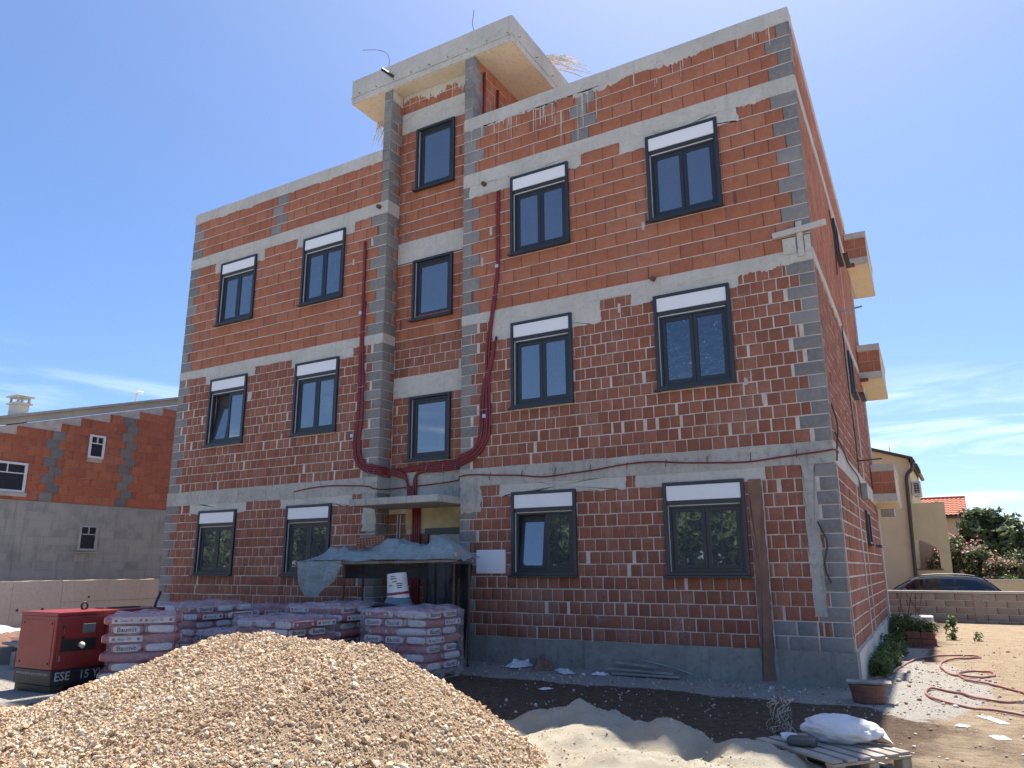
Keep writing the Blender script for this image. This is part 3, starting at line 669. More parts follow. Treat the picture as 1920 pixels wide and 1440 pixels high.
for x in (-8.65, -8.5, -7.5, -7.1, -6.8, -6.6): MB().tube([(x, 0.36 if x > RL else -0.005, 3.36), (x+0.01, 0.305 if x > RL else -0.075, 3.45), (x+0.02, 0.36 if x > RL else -0.005, 3.66)], 0.006, 5).build('tie_wire', 'steel', BLD)
cab = [(-10.7, -0.03, 3.16)]; rs = random.Random(5)
for k in range(1, 22): cab.append((-10.7+k*0.5, -0.035 if not RL < -10.7+k*0.5 < RRX else 0.36, 3.17+0.05*math.sin(k*0.9)+rs.uniform(-0.02, 0.02)))
cab = [c for c in cab if c[0] < -8.6]+[(-8.45, -0.035, 3.10), (-8.35, 0.3, 3.12), (-7.5, 0.36, 3.16), (-6.8, 0.36, 3.2), (-6.46, 0.0, 3.22)]+[c for c in cab if c[0] > -6.4]+[(0.02, -0.03, 3.20), (0.03, 0.3, 3.2)]
conduit(cab, 0.013)
for k in range(9): 
    x = -0.5-k*0.66; MB().tube([(x, -0.012, 3.25), (x+0.005, -0.06, 3.17), (x, -0.055, 3.12)], 0.006, 5).build('tie_wire', 'rust', BLD)
for k, (x, z) in enumerate(((-5.95, 9.04), (-8.66, 9.25), (-2.55, 6.33))):
    MB().tube([(x, 0.02, z), (x+0.02, -0.10, z-0.03)], 0.045, 10).build('pipe_stub', 'rust', BLD)
# batten cross nailed to the corner
mb = MB().bar((-0.55, -0.075, 6.60), (0.24, -0.075, 6.66), 0.05, 0.09); mb.build('batten', 'concrete_pale', BLD, bevel=0.004)
MB().box(-0.20, -0.11, -0.05, -0.012, 6.2, 6.78).build('batten', 'concrete_pale', BLD, bevel=0.004)
MB().box(-0.42, -0.22, -0.035, -0.012, 6.28, 6.54).build('batten', 'concrete_pale', BLD, bevel=0.004)
MB().box(-0.10, -0.01, -0.03, -0.012, 6.28, 6.54).build('batten', 'concrete_pale', BLD, bevel=0.004)
# loose cables and a lamp bracket on the side wall
for pts in ([(0.3, 3.5, 0.02), (0.9, 3.35, 0.05), (2.0, 3.25, 0.03), (3.6, 3.15, 0.05), (4.2, 2.9, 0.03)], [(0.1, 3.9, 0.03), (0.25, 3.6, 0.07), (0.2, 3.3, 0.04), (0.05, 3.05, 0.03)], [(4.0, 6.2, 0.03), (4.0, 5.2, 0.03), (4.1, 4.2, 0.04), (4.1, 3.3, 0.04)], [(4.0, 8.7, 0.03), (4.3, 8.2, 0.05), (4.35, 7.4, 0.03)]):
    MB().tube([SIDE.pt(u, z, o) for u, z, o in pts], 0.012, 6, sub=6).build('loose_cable', 'wire_dark', BLD)
MB().bar(SIDE.pt(4.3, 3.55, 0.0), SIDE.pt(4.3, 3.57, 0.45), 0.025).build('lamp_bracket', 'rust', BLD)
MB().bar(SIDE.pt(4.2, 6.55, 0.0), SIDE.pt(4.25, 6.62, 0.42), 0.03).build('lamp_bracket', 'steel', BLD)
MB().obox(SIDE.pt(4.1, 2.95, 0.1), (0.12, 0.18, 0.3)).build('cable_box', 'steel', BLD, bevel=0.01)
MB().obox(SIDE.pt(9.3, 2.85, 0.25), (0.3, 0.2, 0.18)).build('wall_lamp', 'steel', BLD, bevel=0.01)
MB().tube([(-0.30, -0.05, 2.2), (-0.2, -0.06, 1.9), (-0.26, -0.05, 1.6), (-0.2, -0.04, 1.35)], 0.012, 6, sub=5).build('loose_cable', 'wire_dark', BLD)
# balconies on the flank
for L in (3.10, 6.10, 9.12):
    B = lambda s0, s1, o0, o1, z0, z1: MB().add([SIDE.pt(s, z, o) for z in (z0, z1) for s, o in ((s0, o0), (s1, o0), (s1, o1), (s0, o1))], [(3, 2, 1, 0), (4, 5, 6, 7), (0, 1, 5, 4), (1, 2, 6, 5), (2, 3, 7, 6), (3, 0, 4, 7)])
    b = B(8.5, 11.3, -0.3, 0.52, L-0.02, L+0.16).build('balcony', 'concrete', BLD, bevel=0.006)
    B(8.52, 11.28, 0.012, 0.50, L-0.034, L-0.022).build('balcony_soffit', 'soffit_bounce', b)  # thin sheet carrying the painted bounce tone
    B(8.54, 8.64, 0.02, 0.51, L+0.163, L+0.69).build('balcony_parapet', 'mortar', b); B(8.645, 11.28, 0.40, 0.51, L+0.163, L+0.69).build('balcony_parapet', 'mortar', b)
    B(8.5, 11.3, 0.38, 0.525, L+0.693, L+0.86).build('balcony_cap', 'concrete', b, bevel=0.006); B(8.5, 8.66, 0.012, 0.378, L+0.693, L+0.86).build('balcony_cap', 'concrete', b, bevel=0.006)
    BF = Plane(SIDE.pt(8.54, 0, 0), N_SIDE, -U_SIDE)
    for r in range(2):
        for c0, c1 in ((0.02, 0.24), (0.25, 0.505)) if r else ((0.02, 0.36), (0.37, 0.505)):
            MB().add([BF.pt(u, z, o) for z in (L+0.17+r*0.262, L+0.17+(r+1)*0.262-0.012) for u, o in ((c0, 0.0), (c1, 0.0), (c1, 0.008), (c0, 0.008))], [(0, 1, 2, 3), (4, 5, 6, 7), (0, 1, 5, 4), (1, 2, 6, 5), (2, 3, 7, 6), (3, 0, 4, 7)]).build('balcony_block', 'block_clay', b)
    if L > 4: B(8.3, 8.48, 0.02, 0.2, L-0.09, L-0.04).build('red_block', 'conduit_red', BLD)
BR.build(BLD); CB.build(BLD); GB.build(BLD)

# ================================================================== ground
def sstep(a, b, x): 
    t = np.clip((np.asarray(x, dtype=float)-a)/(b-a), 0, 1); return t*t*(3-2*t)
_perm = rng.random((64, 64))
def vnoise(x, y):
    x = np.asarray(x, float); y = np.asarray(y, float); xi = np.floor(x).astype(int); yi = np.floor(y).astype(int); fx = x-xi; fy = y-yi
    fx = fx*fx*(3-2*fx); fy = fy*fy*(3-2*fy); g = lambda a, b: _perm[a % 64, b % 64]
    return (g(xi, yi)*(1-fx)+g(xi+1, yi)*fx)*(1-fy)+(g(xi, yi+1)*(1-fx)+g(xi+1, yi+1)*fx)*fy
def nfbm(x, y, o=4):
    s = 0; a = 0.5
    for k in range(o): s = s+a*(vnoise(x*2**k+k*17.3, y*2**k+k*9.1)-0.5)*2; a *= 0.5
    return s
def gz(x, y):
    x = np.asarray(x, float); y = np.asarray(y, float)
    near = np.exp(-(((x+2)/16)**2+((y)/16)**2))
    z = -0.45*sstep(14.9, 17.5, y)+near*(0.03*nfbm(x*0.9, y*0.9)+0.018*nfbm(x*4, y*4, 3))
    z = z+0.07*np.exp(-((x+11.5)/2.0)**2-((y+4.6)/1.2)**2)*0
    return z
def axis(parts):
    out = []
    for a, b, s in parts: out += list(np.arange(a, b, s))
    return np.array(out+[parts[-1][1]])
gx = axis([(-900, -100, 80), (-100, -30, 7), (-30, -14, 0.8), (-14, -3, 0.14), (-3, 5, 0.07), (5, 14, 0.5), (14, 60, 6), (60, 900, 80)])
gy = axis([(-900, -100, 80), (-100, -30, 7), (-30, -10, 1.0), (-10, -6, 0.16), (-6, 3, 0.07), (3, 10, 0.14), (10, 20, 0.4), (20, 60, 4), (60, 1500, 80)])
GX, GY = np.meshgrid(gx, gy, indexing='ij'); GZ = gz(GX, GY)
V = np.stack([GX.ravel(), GY.ravel(), GZ.ravel()], 1); ny = len(gy)
ii, jj = np.meshgrid(np.arange(len(gx)-1), np.arange(ny-1), indexing='ij'); a = (ii*ny+jj).ravel()
F = np.stack([a, a+ny, a+ny+1, a+1], 1)
gme = fast_mesh('ground', V, F, smooth=True)
# colour zones: 0 red-brown soil, 1 pale limestone dust / gravel
wob = nfbm(GX*0.7, GY*0.7)*0.6+nfbm(GX*2.5, GY*2.5)*0.35
strip = 1-sstep(0.55, 1.05, np.abs(GY+0.62)+wob*0.35)                       # trodden gravel along the front wall
fan = 1-sstep(0.8, 1.25, np.hypot((GX-0.75)/0.75, (GY-0.8)/2.6)+wob*0.35)   # gravel spill beside the corner
left = (1-sstep(-9.3, -7.5, GX+wob))*(1-sstep(-2.5, -1.0, GY+wob))
yard = (1-sstep(-10.5, -8.5, GY+wob))*(GY > -24)                              # ground on the viewer's side, paled to bounce light onto the facade
front = (1-sstep(-5.0, -3.9, GY+wob*0.8))*sstep(-4.5, -3, GX)*0.8
corner_strip = (1-sstep(0.3, 0.6, np.abs(GX-0.2-0.2*wob)))*(GY > -1.5)*(GY < 6)*0.7
zone = np.clip(np.maximum.reduce([strip*(GX > -15)*(GX < 0.9), fan, left*0.9, front, corner_strip, yard]), 0, 1)
at = gme.attributes.new('zone', 'FLOAT', 'POINT'); at.data.foreach_set('value', zone.ravel().astype(np.float32))
straw = sstep(0.1, 1.3, GX+wob*0.6)*(0.55+0.45*sstep(-3.5, 2, GY))
at = gme.attributes.new('straw', 'FLOAT', 'POINT'); at.data.foreach_set('value', straw.ravel().astype(np.float32))
t = NT('soil'); P = t.pos()
az = t.n('ShaderNodeAttribute', attribute_name='zone').outputs['Fac']; ast = t.n('ShaderNodeAttribute', attribute_name='straw').outputs['Fac']
n1 = t.noise(P, 1.6, 6, 0.65); n2 = t.noise(P, 9, 6, 0.7); n3 = t.noise(P, 55, 5, 0.7); n4 = t.noise(t.pos((1.0, 3.0, 1)), 3.2, 6, 0.7)
soil = t.mix(t.ramp(n2, 0.3, 0.7), (0.085, 0.056, 0.038), (0.18, 0.12, 0.08)); soil = t.mix(t.ramp(n3, 0.50, 0.72, 0, 0.7), soil, (0.36, 0.265, 0.185))
strw = t.mix(t.ramp(n4, 0.30, 0.62), (0.27, 0.18, 0.115), (0.45, 0.35, 0.24)); strw = t.mix(t.ramp(n3, 0.45, 0.7, 0, 0.7), strw, (0.55, 0.46, 0.34))
pale = t.mix(t.ramp(n3, 0.3, 0.7), (0.34, 0.31, 0.27), (0.56, 0.525, 0.475))
c = t.mix(t.ramp(t.math('ADD', ast, t.math('MULTIPLY', t.math('SUBTRACT', t.noise(t.pos((1, 0.6, 1)), 1.1, 5, 0.65), 0.5), 1.5)), 0.25, 0.75), soil, strw); c = t.mix(t.ramp(t.math('ADD', az, t.math('MULTIPLY', t.math('SUBTRACT', n2, 0.5), 1.1)), 0.35, 0.65), c, pale)
t.col(c); t.rough(0.95, 0.2)
t.bump(t.math('ADD', t.math('MULTIPLY', n2, 1.2), t.math('MULTIPLY', n3, 0.8)), 1.0, 0.06)
gme.materials.append(MAT['soil'])
GROUND = bpy.data.objects.new('ground', gme); link(GROUND); tag(GROUND, 'bare building site ground of red brown soil and pale limestone gravel', None, kind='structure')

# ------------------------------------------------------------------ stones
def stone_protos(n, seed, flat=0.75):
    """angular crushed stones: distorted icosahedra (20 triangles)"""
    r = np.random.default_rng(seed); g = (1+5**0.5)/2
    B = np.array([(-1, g, 0), (1, g, 0), (-1, -g, 0), (1, -g, 0), (0, -1, g), (0, 1, g), (0, -1, -g), (0, 1, -g), (g, 0, -1), (g, 0, 1), (-g, 0, -1), (-g, 0, 1)])/math.hypot(1, g)
    Fc = np.array([(0, 11, 5), (0, 5, 1), (0, 1, 7), (0, 7, 10), (0, 10, 11), (1, 5, 9), (5, 11, 4), (11, 10, 2), (10, 7, 6), (7, 1, 8), (3, 9, 4), (3, 4, 2), (3, 2, 6), (3, 6, 8), (3, 8, 9), (4, 9, 5), (2, 4, 11), (6, 2, 10), (8, 6, 7), (9, 8, 1)])
    out = []
    for k in range(n):
        v = B*r.uniform(0.62, 1.18, (12, 1)); v = v*np.array([r.uniform(0.8, 1.35), r.uniform(0.7, 1.1), flat*r.uniform(0.7, 1.1)]); out.append(v)
    return out, Fc
def scatter_stones(P, S, seed):
    protos, Fc = stone_protos(14, seed); r = np.random.default_rng(seed+1); n = len(P)
    q = r.normal(size=(n, 4)); q /= np.linalg.norm(q, axis=1)[:, None]; w, x, y, z = q.T
    R = np.stack([np.stack([1-2*(y*y+z*z), 2*(x*y-z*w), 2*(x*z+y*w)], 1), np.stack([2*(x*y+z*w), 1-2*(x*x+z*z), 2*(y*z-x*w)], 1), np.stack([2*(x*z-y*w), 2*(y*z+x*w), 1-2*(x*x+y*y)], 1)], 1)
    pv = np.stack(protos)[r.integers(0, len(protos), n)]
    Vv = np.einsum('nij,nkj->nki', R, pv)*S[:, None, None]+P[:, None, :]
    Ff = (Fc[None]+(np.arange(n)*12)[:, None, None]).reshape(-1, 3)
    return Vv.reshape(-1, 3), Ff
def stone_mat(name, cols, w, rusty=0.0):
    t = NT(name); g = t.n('ShaderNodeNewGeometry'); r = g.outputs['Random Per Island']
    cr = t.n('ShaderNodeValToRGB'); cr.color_ramp.interpolation = 'CONSTANT'; e = cr.color_ramp.elements; e[0].color = (*cols[0], 1); acc = w[0]
    e[1].position = acc; e[1].color = (*cols[1], 1)
    for c, ww in zip(cols[2:], w[1:]): acc += ww; q = e.new(min(acc, 0.999)); q.color = (*c, 1)
    t.l(r, cr.inputs[0]); P = t.pos()
    c = t.mix(t.ramp(t.noise(P, 45, 4, 0.6), 0.35, 0.75, 0, 0.5), cr.outputs[0], (0.36, 0.24, 0.15)); c = t.mix(t.ramp(t.noise(P, 1.1, 4, 0.6), 0.50, 0.66, 0, rusty), c, (0.30, 0.165, 0.09)); t.col(c); t.rough(0.9, 0.25); t.bump(t.noise(P, 160, 3), 0.4, 0.004)
stone_mat('gravel_stone', [(0.57, 0.445, 0.30), (0.47, 0.335, 0.205), (0.63, 0.525, 0.385), (0.70, 0.63, 0.51), (0.39, 0.235, 0.13), (0.53, 0.39, 0.25)], [0.24, 0.2, 0.22, 0.14, 0.07], 0.42)
t = NT('gravel_fines'); P = t.pos(); c = t.mix(t.ramp(t.noise(P, 2.2, 6, 0.7), 0.35, 0.65), (0.36, 0.235, 0.14), (0.50, 0.37, 0.245)); c = t.mix(t.ramp(t.noise(P, 90, 4, 0.7), 0.45, 0.7), c, (0.60, 0.48, 0.345)); t.col(c); t.rough(0.95, 0.2); t.bump(t.noise(P, 110, 5, 0.75), 1.0, 0.03)
def pile_h(x, y):
    ax, ay, bx, by = -5.35, -5.80, -2.92, -6.38; ex, ey = bx-ax, by-ay     # crest line
    tt = ((x-ax)*ex+(y-ay)*ey)/(ex*ex+ey*ey); q = np.clip(tt, 0, 1); qx, qy = x-(ax+q*ex), y-(ay+q*ey)
    r = np.hypot(qx/np.where(tt < 0, 2.45, 1.68), qy/np.where(qy < 0, 2.5, 1.13))
    h = (0.905+0.05*q)*np.clip(1-r**1.277, 0, 1)
    h2 = 0.24*np.clip(1-np.hypot((x+7.3)/1.6, (y+7.3)/1.2), 0, 1)
    m = np.clip((1-r)*5, 0, 1)
    return np.maximum(h, h2)+m*(0.06*nfbm(x*1.0, y*1.0)+0.034*nfbm(x*3.4, y*3.4, 3))-0.02
def heap(name, fn, x0, x1, y0, y1, step, mat, smooth=True):
    xs = np.arange(x0, x1, step); ys = np.arange(y0, y1, step); X, Y = np.meshgrid(xs, ys, indexing='ij'); H = fn(X, Y)
    V = np.stack([X.ravel(), Y.ravel(), (gz(X, Y)+H).ravel()], 1); n = len(ys); i, j = np.meshgrid(np.arange(len(xs)-1), np.arange(n-1), indexing='ij'); a = (i*n+j).ravel()
    keep = (H[:-1, :-1] > -0.015).ravel() | (H[1:, 1:] > -0.015).ravel()
    return V, np.stack([a, a+n, a+n+1, a+1], 1)[keep]
def join_heap(name, V1, F1, m1, V2, F2, m2):
    Ft = np.concatenate([np.stack([F1[:, 0], F1[:, 1], F1[:, 2]], 1), np.stack([F1[:, 0], F1[:, 2], F1[:, 3]], 1), F2+len(V1)])
    me = fast_mesh(name, np.concatenate([V1, V2]), Ft, m1); me.materials.append(MAT[m2])
    mi = np.zeros(len(Ft), dtype=np.int32); mi[2*len(F1):] = 1; me.polygons.foreach_set('material_index', mi)
    sm = np.zeros(len(Ft), dtype=bool); sm[:2*len(F1)] = True; me.polygons.foreach_set('use_smooth', sm)
    o = bpy.data.objects.new(name, me); link(o); return o
V1, F1 = heap('gravel_pile', pile_h, -9.4, -1.0, -9.2, -4.2, 0.05, 'gravel_fines')
N = 140000; sx = rng.uniform(-9.2, -1.1, N); sy = rng.uniform(-8.5, -4.5, N); h = pile_h(sx, sy); ok = h > 0.005
sx, sy, h = sx[ok], sy[ok], h[ok]; S = np.clip(np.exp(rng.normal(math.log(0.0078), 0.52, len(sx))), 0.004, 0.036)
foot = np.clip(1-h/0.35, 0, 1); S = S*(1+0.35*foot); big = rng.random(len(sx)) < 0.012+0.02*foot; S[big] *= 1.7; S = np.minimum(S, 0.036)
V2, F2 = scatter_stones(np.stack([sx, sy, gz(sx, sy)+h+S*0.30], 1), S, 11)
PILE = join_heap('gravel_pile', V1, F1, 'gravel_fines', V2, F2, 'gravel_stone')
tag(PILE, 'large heap of beige crushed stone gravel in the foreground', 'gravel', kind='stuff')
MB().obox((0, 0, 0), (0.34, 0.07, 0.05), Matrix.Rotation(0.35, 3, 'Y')@Matrix.Rotation(0.5, 3, 'Z')).build('wood_scrap', 'rust', None, bevel=0.01, loc=(-7.05, -5.75, float(pile_h(np.array(-7.05), np.array(-5.75)))+0.05), tagkw=dict(label='short brown piece of wood stuck in the gravel heap', cat='wood'))
# sand heap
t = NT('sand'); P = t.pos(); c = t.mix(t.ramp(t.noise(P, 3, 5, 0.6), 0.3, 0.7), (0.52, 0.455, 0.345), (0.62, 0.555, 0.44)); c = t.mix(t.ramp(t.noise(P, 120, 3, 0.7), 0.45, 0.7, 0, 0.6), c, (0.58, 0.52, 0.43)); t.col(c); t.rough(0.95, 0.2); t.bump(t.noise(P, 90, 5, 0.8), 1.0, 0.03)
def sand_h(x, y):
    h = -0.03
    for px, py, rx, ry, a in ((-1.95, -4.45, 0.8, 0.62, 0.36), (-1.55, -5.2, 0.95, 0.75, 0.27), (-0.95, -4.85, 0.75, 0.55, 0.33), (-0.32, -4.95, 0.62, 0.55, 0.30), (-1.0, -5.7, 0.9, 0.7, 0.30), (-0.35, -5.75, 0.7, 0.6, 0.26), (-2.4, -5.0, 0.6, 0.5, 0.16)):
        r = np.hypot((x-px)/rx, (y-py)/ry); h = np.maximum(h, a*np.clip(1.12-np.sqrt(r*r+0.02), -1, 1))
    h = np.where(h > 0, h*0.84, h); k = np.clip(h*8, 0, 1)
    h = h-0.10*k*np.exp(-((x+1.25)/0.22)**2-((y+5.35)/0.2)**2)-0.09*k*np.exp(-((x+0.62)/0.16)**2-((y+5.2)/0.2)**2)
    return h+k*(0.10*nfbm(x*2.1, y*2.1)-0.07*np.abs(nfbm(x*3.7+5, y*3.7, 3))+0.03*nfbm(x*9, y*9, 3)+0.010*nfbm(x*26, y*26, 3)+0.02)
V1, F1 = heap('sand_pile', sand_h, -3.3, 0.5, -7.0, -3.5, 0.03, 'sand')
N = 2600; sx = rng.uniform(-3, 0.3, N); sy = rng.uniform(-6.6, -3.8, N); h = sand_h(sx, sy); ok = h > 0.0; sx, sy, h = sx[ok], sy[ok], h[ok]; S = np.clip(np.exp(rng.normal(math.log(0.005), 0.5, len(sx))), 0.002, 0.018)
V2, F2 = scatter_stones(np.stack([sx, sy, gz(sx, sy)+h+S*0.2], 1), S, 21)
stone_mat('sand_stone', [(0.58, 0.52, 0.43), (0.50, 0.44, 0.36), (0.64, 0.59, 0.5), (0.40, 0.32, 0.24)], [0.3, 0.3, 0.3])
tag(join_heap('sand_pile', V1, F1, 'sand', V2, F2, 'sand_stone'), 'low lumpy heap of pale sand beside the gravel heap', 'sand', kind='stuff')
# loose pebbles over the site
N = 24000; sx = rng.uniform(-12, 4.5, N); sy = rng.uniform(-8, 9, N); 
zn = 0.25+0.75*np.clip(np.maximum.reduce([(np.abs(sy+0.62) < 0.9)*1.0, (np.hypot((sx-0.75)/0.85, (sy-0.8)/2.8) < 1)*1.0]), 0, 1)
ok = (rng.random(N) < zn) & ~((sy > -0.06) & (sx < 0.02)) & (pile_h(sx, sy) < 0.02) & (sand_h(sx, sy) < 0.0)
sx, sy = sx[ok], sy[ok]; S = np.clip(np.exp(rng.normal(math.log(0.009), 0.55, len(sx))), 0.004, 0.045)
V2, F2 = scatter_stones(np.stack([sx, sy, gz(sx, sy)+S*0.25], 1), S, 31)
stone_mat('loose_stone', [(0.5, 0.46, 0.41), (0.40, 0.34, 0.28), (0.58, 0.55, 0.5), (0.26, 0.16, 0.10), (0.33, 0.24, 0.17)], [0.3, 0.2, 0.2, 0.15])
o = bpy.data.objects.new('pebbles', fast_mesh('pebbles', V2, F2, 'loose_stone')); link(o); tag(o, 'loose pebbles and clods scattered over the site ground', 'pebbles', kind='stuff')

# ================================================================== bags on pallets
simple('bag_red', (0.43, 0.145, 0.135), 0.55, var=0.2, scale=7, bump=0.3, bscale=18)
simple('bag_white', (0.70, 0.68, 0.66), 0.6, var=0.08, scale=6, bump=0.3, bscale=18)
simple('print_black', (0.02, 0.02, 0.025), 0.7, var=0.05)
simple('print_grey', (0.42, 0.42, 0.43), 0.6, var=0.05)
simple('print_maroon', (0.28, 0.05, 0.06), 0.6)
simple('wood', (0.36, 0.28, 0.19), 0.85, var=0.3, scale=5, bump=0.4, bscale=25)
simple('wood_grey', (0.30, 0.27, 0.235), 0.9, var=0.3, scale=4, bump=0.4, bscale=25)
def filmmat(name, col, alpha, rough=0.25):
    t = NT(name); P = t.pos(); n = t.noise(t.pos((1, 1, 2.2)), 5, 5, 0.65, 1.2)
    t.col(col); t.rough(rough, 0.35); t.bump(t.noise(P, 11, 5, 0.65, 1.0), 0.6, 0.03)
    t.l(t.ramp(n, 0.3, 0.75, alpha[0], alpha[1]), t.p.inputs['Alpha'])
filmmat('wrap_film', (0.70, 0.60, 0.62), (0.08, 0.42)); filmmat('wrap_top', (0.66, 0.58, 0.62), (0.22, 0.62)); filmmat('tarp', (0.30, 0.385, 0.395), (0.62, 0.93), 0.4)
filmmat('black_film', (0.016, 0.018, 0.024), (0.9, 1.0), 0.35); filmmat('sheet_white', (0.72, 0.72, 0.74), (0.97, 1.0), 0.5)

_txt = {}
def text_mesh(s, size=1.0, bold=0.0, ext=0.002):
    k = (s, bold)
    if k not in _txt:
        cu = bpy.data.curves.new('lettering', 'FONT'); cu.body = s; cu.size = 1.0; cu.align_x = 'CENTER'; cu.align_y = 'CENTER'; cu.offset = bold; cu.resolution_u = 2
        ob = bpy.data.objects.new('lettering', cu); COL.objects.link(ob); dg = bpy.context.evaluated_depsgraph_get(); me = bpy.data.meshes.new_from_object(ob.evaluated_get(dg)); me.name = 'lettering'
        bpy.data.objects.remove(ob); bpy.data.curves.remove(cu); _txt[k] = me
    return _txt[k]
def lettering(s, mat, parent, M, size, bold=0.0, sx=1.0):
    me = text_mesh(s, bold=bold).copy(); me.materials.clear(); me.materials.append(MAT[mat])
    o = bpy.data.objects.new('lettering', me); link(o, parent); o.matrix_local = M@Matrix.Diagonal((size*sx, size, size, 1)); return o
def face_M(p, u, n):
    """frame whose x runs along u, y up, z out along n"""
    u = Vector(u).normalized(); n = Vector(n).normalized(); v = n.cross(u); return Matrix.Translation(Vector(p))@Matrix((u, v, n)).transposed().to_4x4()

def pillow(L, W, H, seed, n=12):
    rs = random.Random(seed); v = []; f = []; m = 8
    # superellipse pillow, long axis x
    for i in range(n+1):
        a = -math.pi/2+math.pi*i/n; cx = math.copysign(abs(math.sin(a))**0.28, math.sin(a)); ex = max(0.02, abs(math.cos(a)))**0.30
        for k in range(m*2):
            b = 2*math.pi*k/(2*m); cb, sb = math.cos(b), math.sin(b)
            y = math.copysign(abs(cb)**0.35, cb)*ex; z = math.copysign(abs(sb)**0.6, sb)*ex*(0.88+0.12*(1-abs(cx)))
            q = 1+0.05*mnoise.noise(Vector((cx*2+seed, y*2, z*2)))
            v.append((cx*L/2, y*W/2*q, z*H/2*q))
    for i in range(n):
        for k in range(2*m): f.append((i*2*m+k, i*2*m+(k+1) % (2*m), (i+1)*2*m+(k+1) % (2*m), (i+1)*2*m+k))
    f.append(tuple(range(2*m-1, -1, -1))); f.append(tuple(n*2*m+k for k in range(2*m)))
    return MB().add(v, f)
_bags = []
for k in range(4):
    o = pillow(0.60, 0.40, 0.128, k*3+1).build('bag', 'bag_red', None, smooth=True); me = o.data; bpy.data.objects.remove(o)
    me.materials.append(MAT['bag_white'])
    for p in me.polygons:                      # white printed ends and one white long side
        c = p.center
        if abs(c.x) > 0.285 or (k == 0 and abs(c.y) > 0.175): p.material_index = 1
    _bags.append(me)
def bag_pallet(label, cx, cy, sx, sy, layers, rot, seed, wrap=True, group='shrink wrapped pallets of bagged mortar', lean=0.0):
    """cx, cy centre; sx, sy footprint; rot about z"""
    z0 = float(gz(np.array(cx), np.array(cy))); rs = random.Random(seed)
    T = thing('bag_pallet', label, 'pallet', (cx, cy, z0), rot, group)
    mb = MB()
    for k in range(5): y = -sy/2+0.05+k*(sy-0.1)/4; mb.box(-sx/2, sx/2, y-0.05, y+0.05, 0.118, 0.14)
    for x in (-sx/2+0.07, 0, sx/2-0.07): mb.box(x-0.05, x+0.05, -sy/2, sy/2, 0.096, 0.117); mb.box(x-0.05, x+0.05, -sy/2, sy/2, 0.0, 0.02)
    for x in (-sx/2+0.07, 0, sx/2-0.07):
        for y in (-sy/2+0.05, 0, sy/2-0.05): mb.box(x-0.048, x+0.048, y-0.048, y+0.048, 0.021, 0.095)
    mb.build('pallet', 'wood_grey', T)
    H = 0.118; done = []
    for l in range(layers):
        z = 0.145+H*(l+0.5); lay_ = []
        if l % 2 == 0:
            for i in range(2):
                for j in range(int(round(sy/0.4))): lay_.append((-sx/4+i*sx/2, -sy/2+0.2+j*0.4 if sy < 1.3 else 0, 0))
        else:
            for i in range(int(round(sx/0.4))): lay_.append((-sx/2+0.2+i*0.4, -sy/4, math.pi/2)); 
            for i in range(int(round(sx/0.4))): lay_.append((-sx/2+0.2+i*0.4, sy/4, math.pi/2))
        for bx, by, br in lay_:
            flip = rs.random() < 0.5; j = 0.012
            L = 0.60
            b = bpy.data.objects.new('bag', _bags[rs.randrange(4)]); link(b, T); b.location = (bx+rs.uniform(-j, j)+lean*z, by+rs.uniform(-j, j), z); b.rotation_euler = (rs.uniform(-0.02, 0.02), rs.uniform(-0.02, 0.02), br+(math.pi if flip else 0)+rs.uniform(-0.02, 0.02))
            if br != 0: b.scale = (min(1, sy/2/0.6*1.0) if sy < 1.15 else 1, 1, 1)
            # print only on the faces that look outwards to the front (-y) and the right (+x)
            out_y = by-(0.3*b.scale[0] if br else 0.2) < -sy/2+0.08; out_x = bx+(0.2 if br else 0.3) > sx/2-0.08
            for flag, n_, u_ in ((out_y, Vector((0, -1, 0)), Vector((1, 0, 0))), (out_x, Vector((1, 0, 0)), Vector((0, 1, 0)))):
                if not flag: continue
                along = (br == 0) == (n_.y != 0)          # looking at the long side?
                half = (0.2 if (n_.x == 0) == (br == 0) else 0.3*b.scale[0]) if False else None
                dist = (0.30*b.scale[0] if not along else 0.20)+0.004
                c = Vector((b.location.x, b.location.y, z))+n_*dist
                Rinv = b.matrix_basis.inverted()
                if not along and rs.random() < 0.62:
                    w = 0.29; q = MB().obox((0, 0, 0), (w*rs.uniform(0.85, 1), 0.085, 0.006)); lab = q.build('bag_label', 'bag_white', b, bevel=0.002); lab.matrix_local = Rinv@face_M(c, u_, n_)
                    lettering('Baumit', 'print_black', b, Rinv@face_M(c+n_*0.0045, u_, n_), 0.085, 0.018)
                elif along and rs.random() < 0.6:
                    q = MB().obox((0, 0, 0), (0.40, 0.075, 0.006)); lab = q.build('bag_label', 'bag_white' if rs.random() < 0.6 else 'bag_red', b, bevel=0.002); lab.matrix_local = Rinv@face_M(c, u_, n_)
                    white = lab.data.materials[0].name == 'bag_white'
                    lettering('Ratio 26', 'print_grey' if not white else 'print_black', b, Rinv@face_M(c-u_*0.02+n_*0.0045, u_, n_), 0.045, 0.006)
                    for dx in (-0.15, 0.15):
                        q = MB().obox((0, 0, 0), (0.035, 0.035, 0.003)); s_ = q.build('hazard_print', 'print_maroon' if white else 'bag_white', b); s_.matrix_local = Rinv@face_M(c+u_*dx+n_*0.0045, u_, n_)
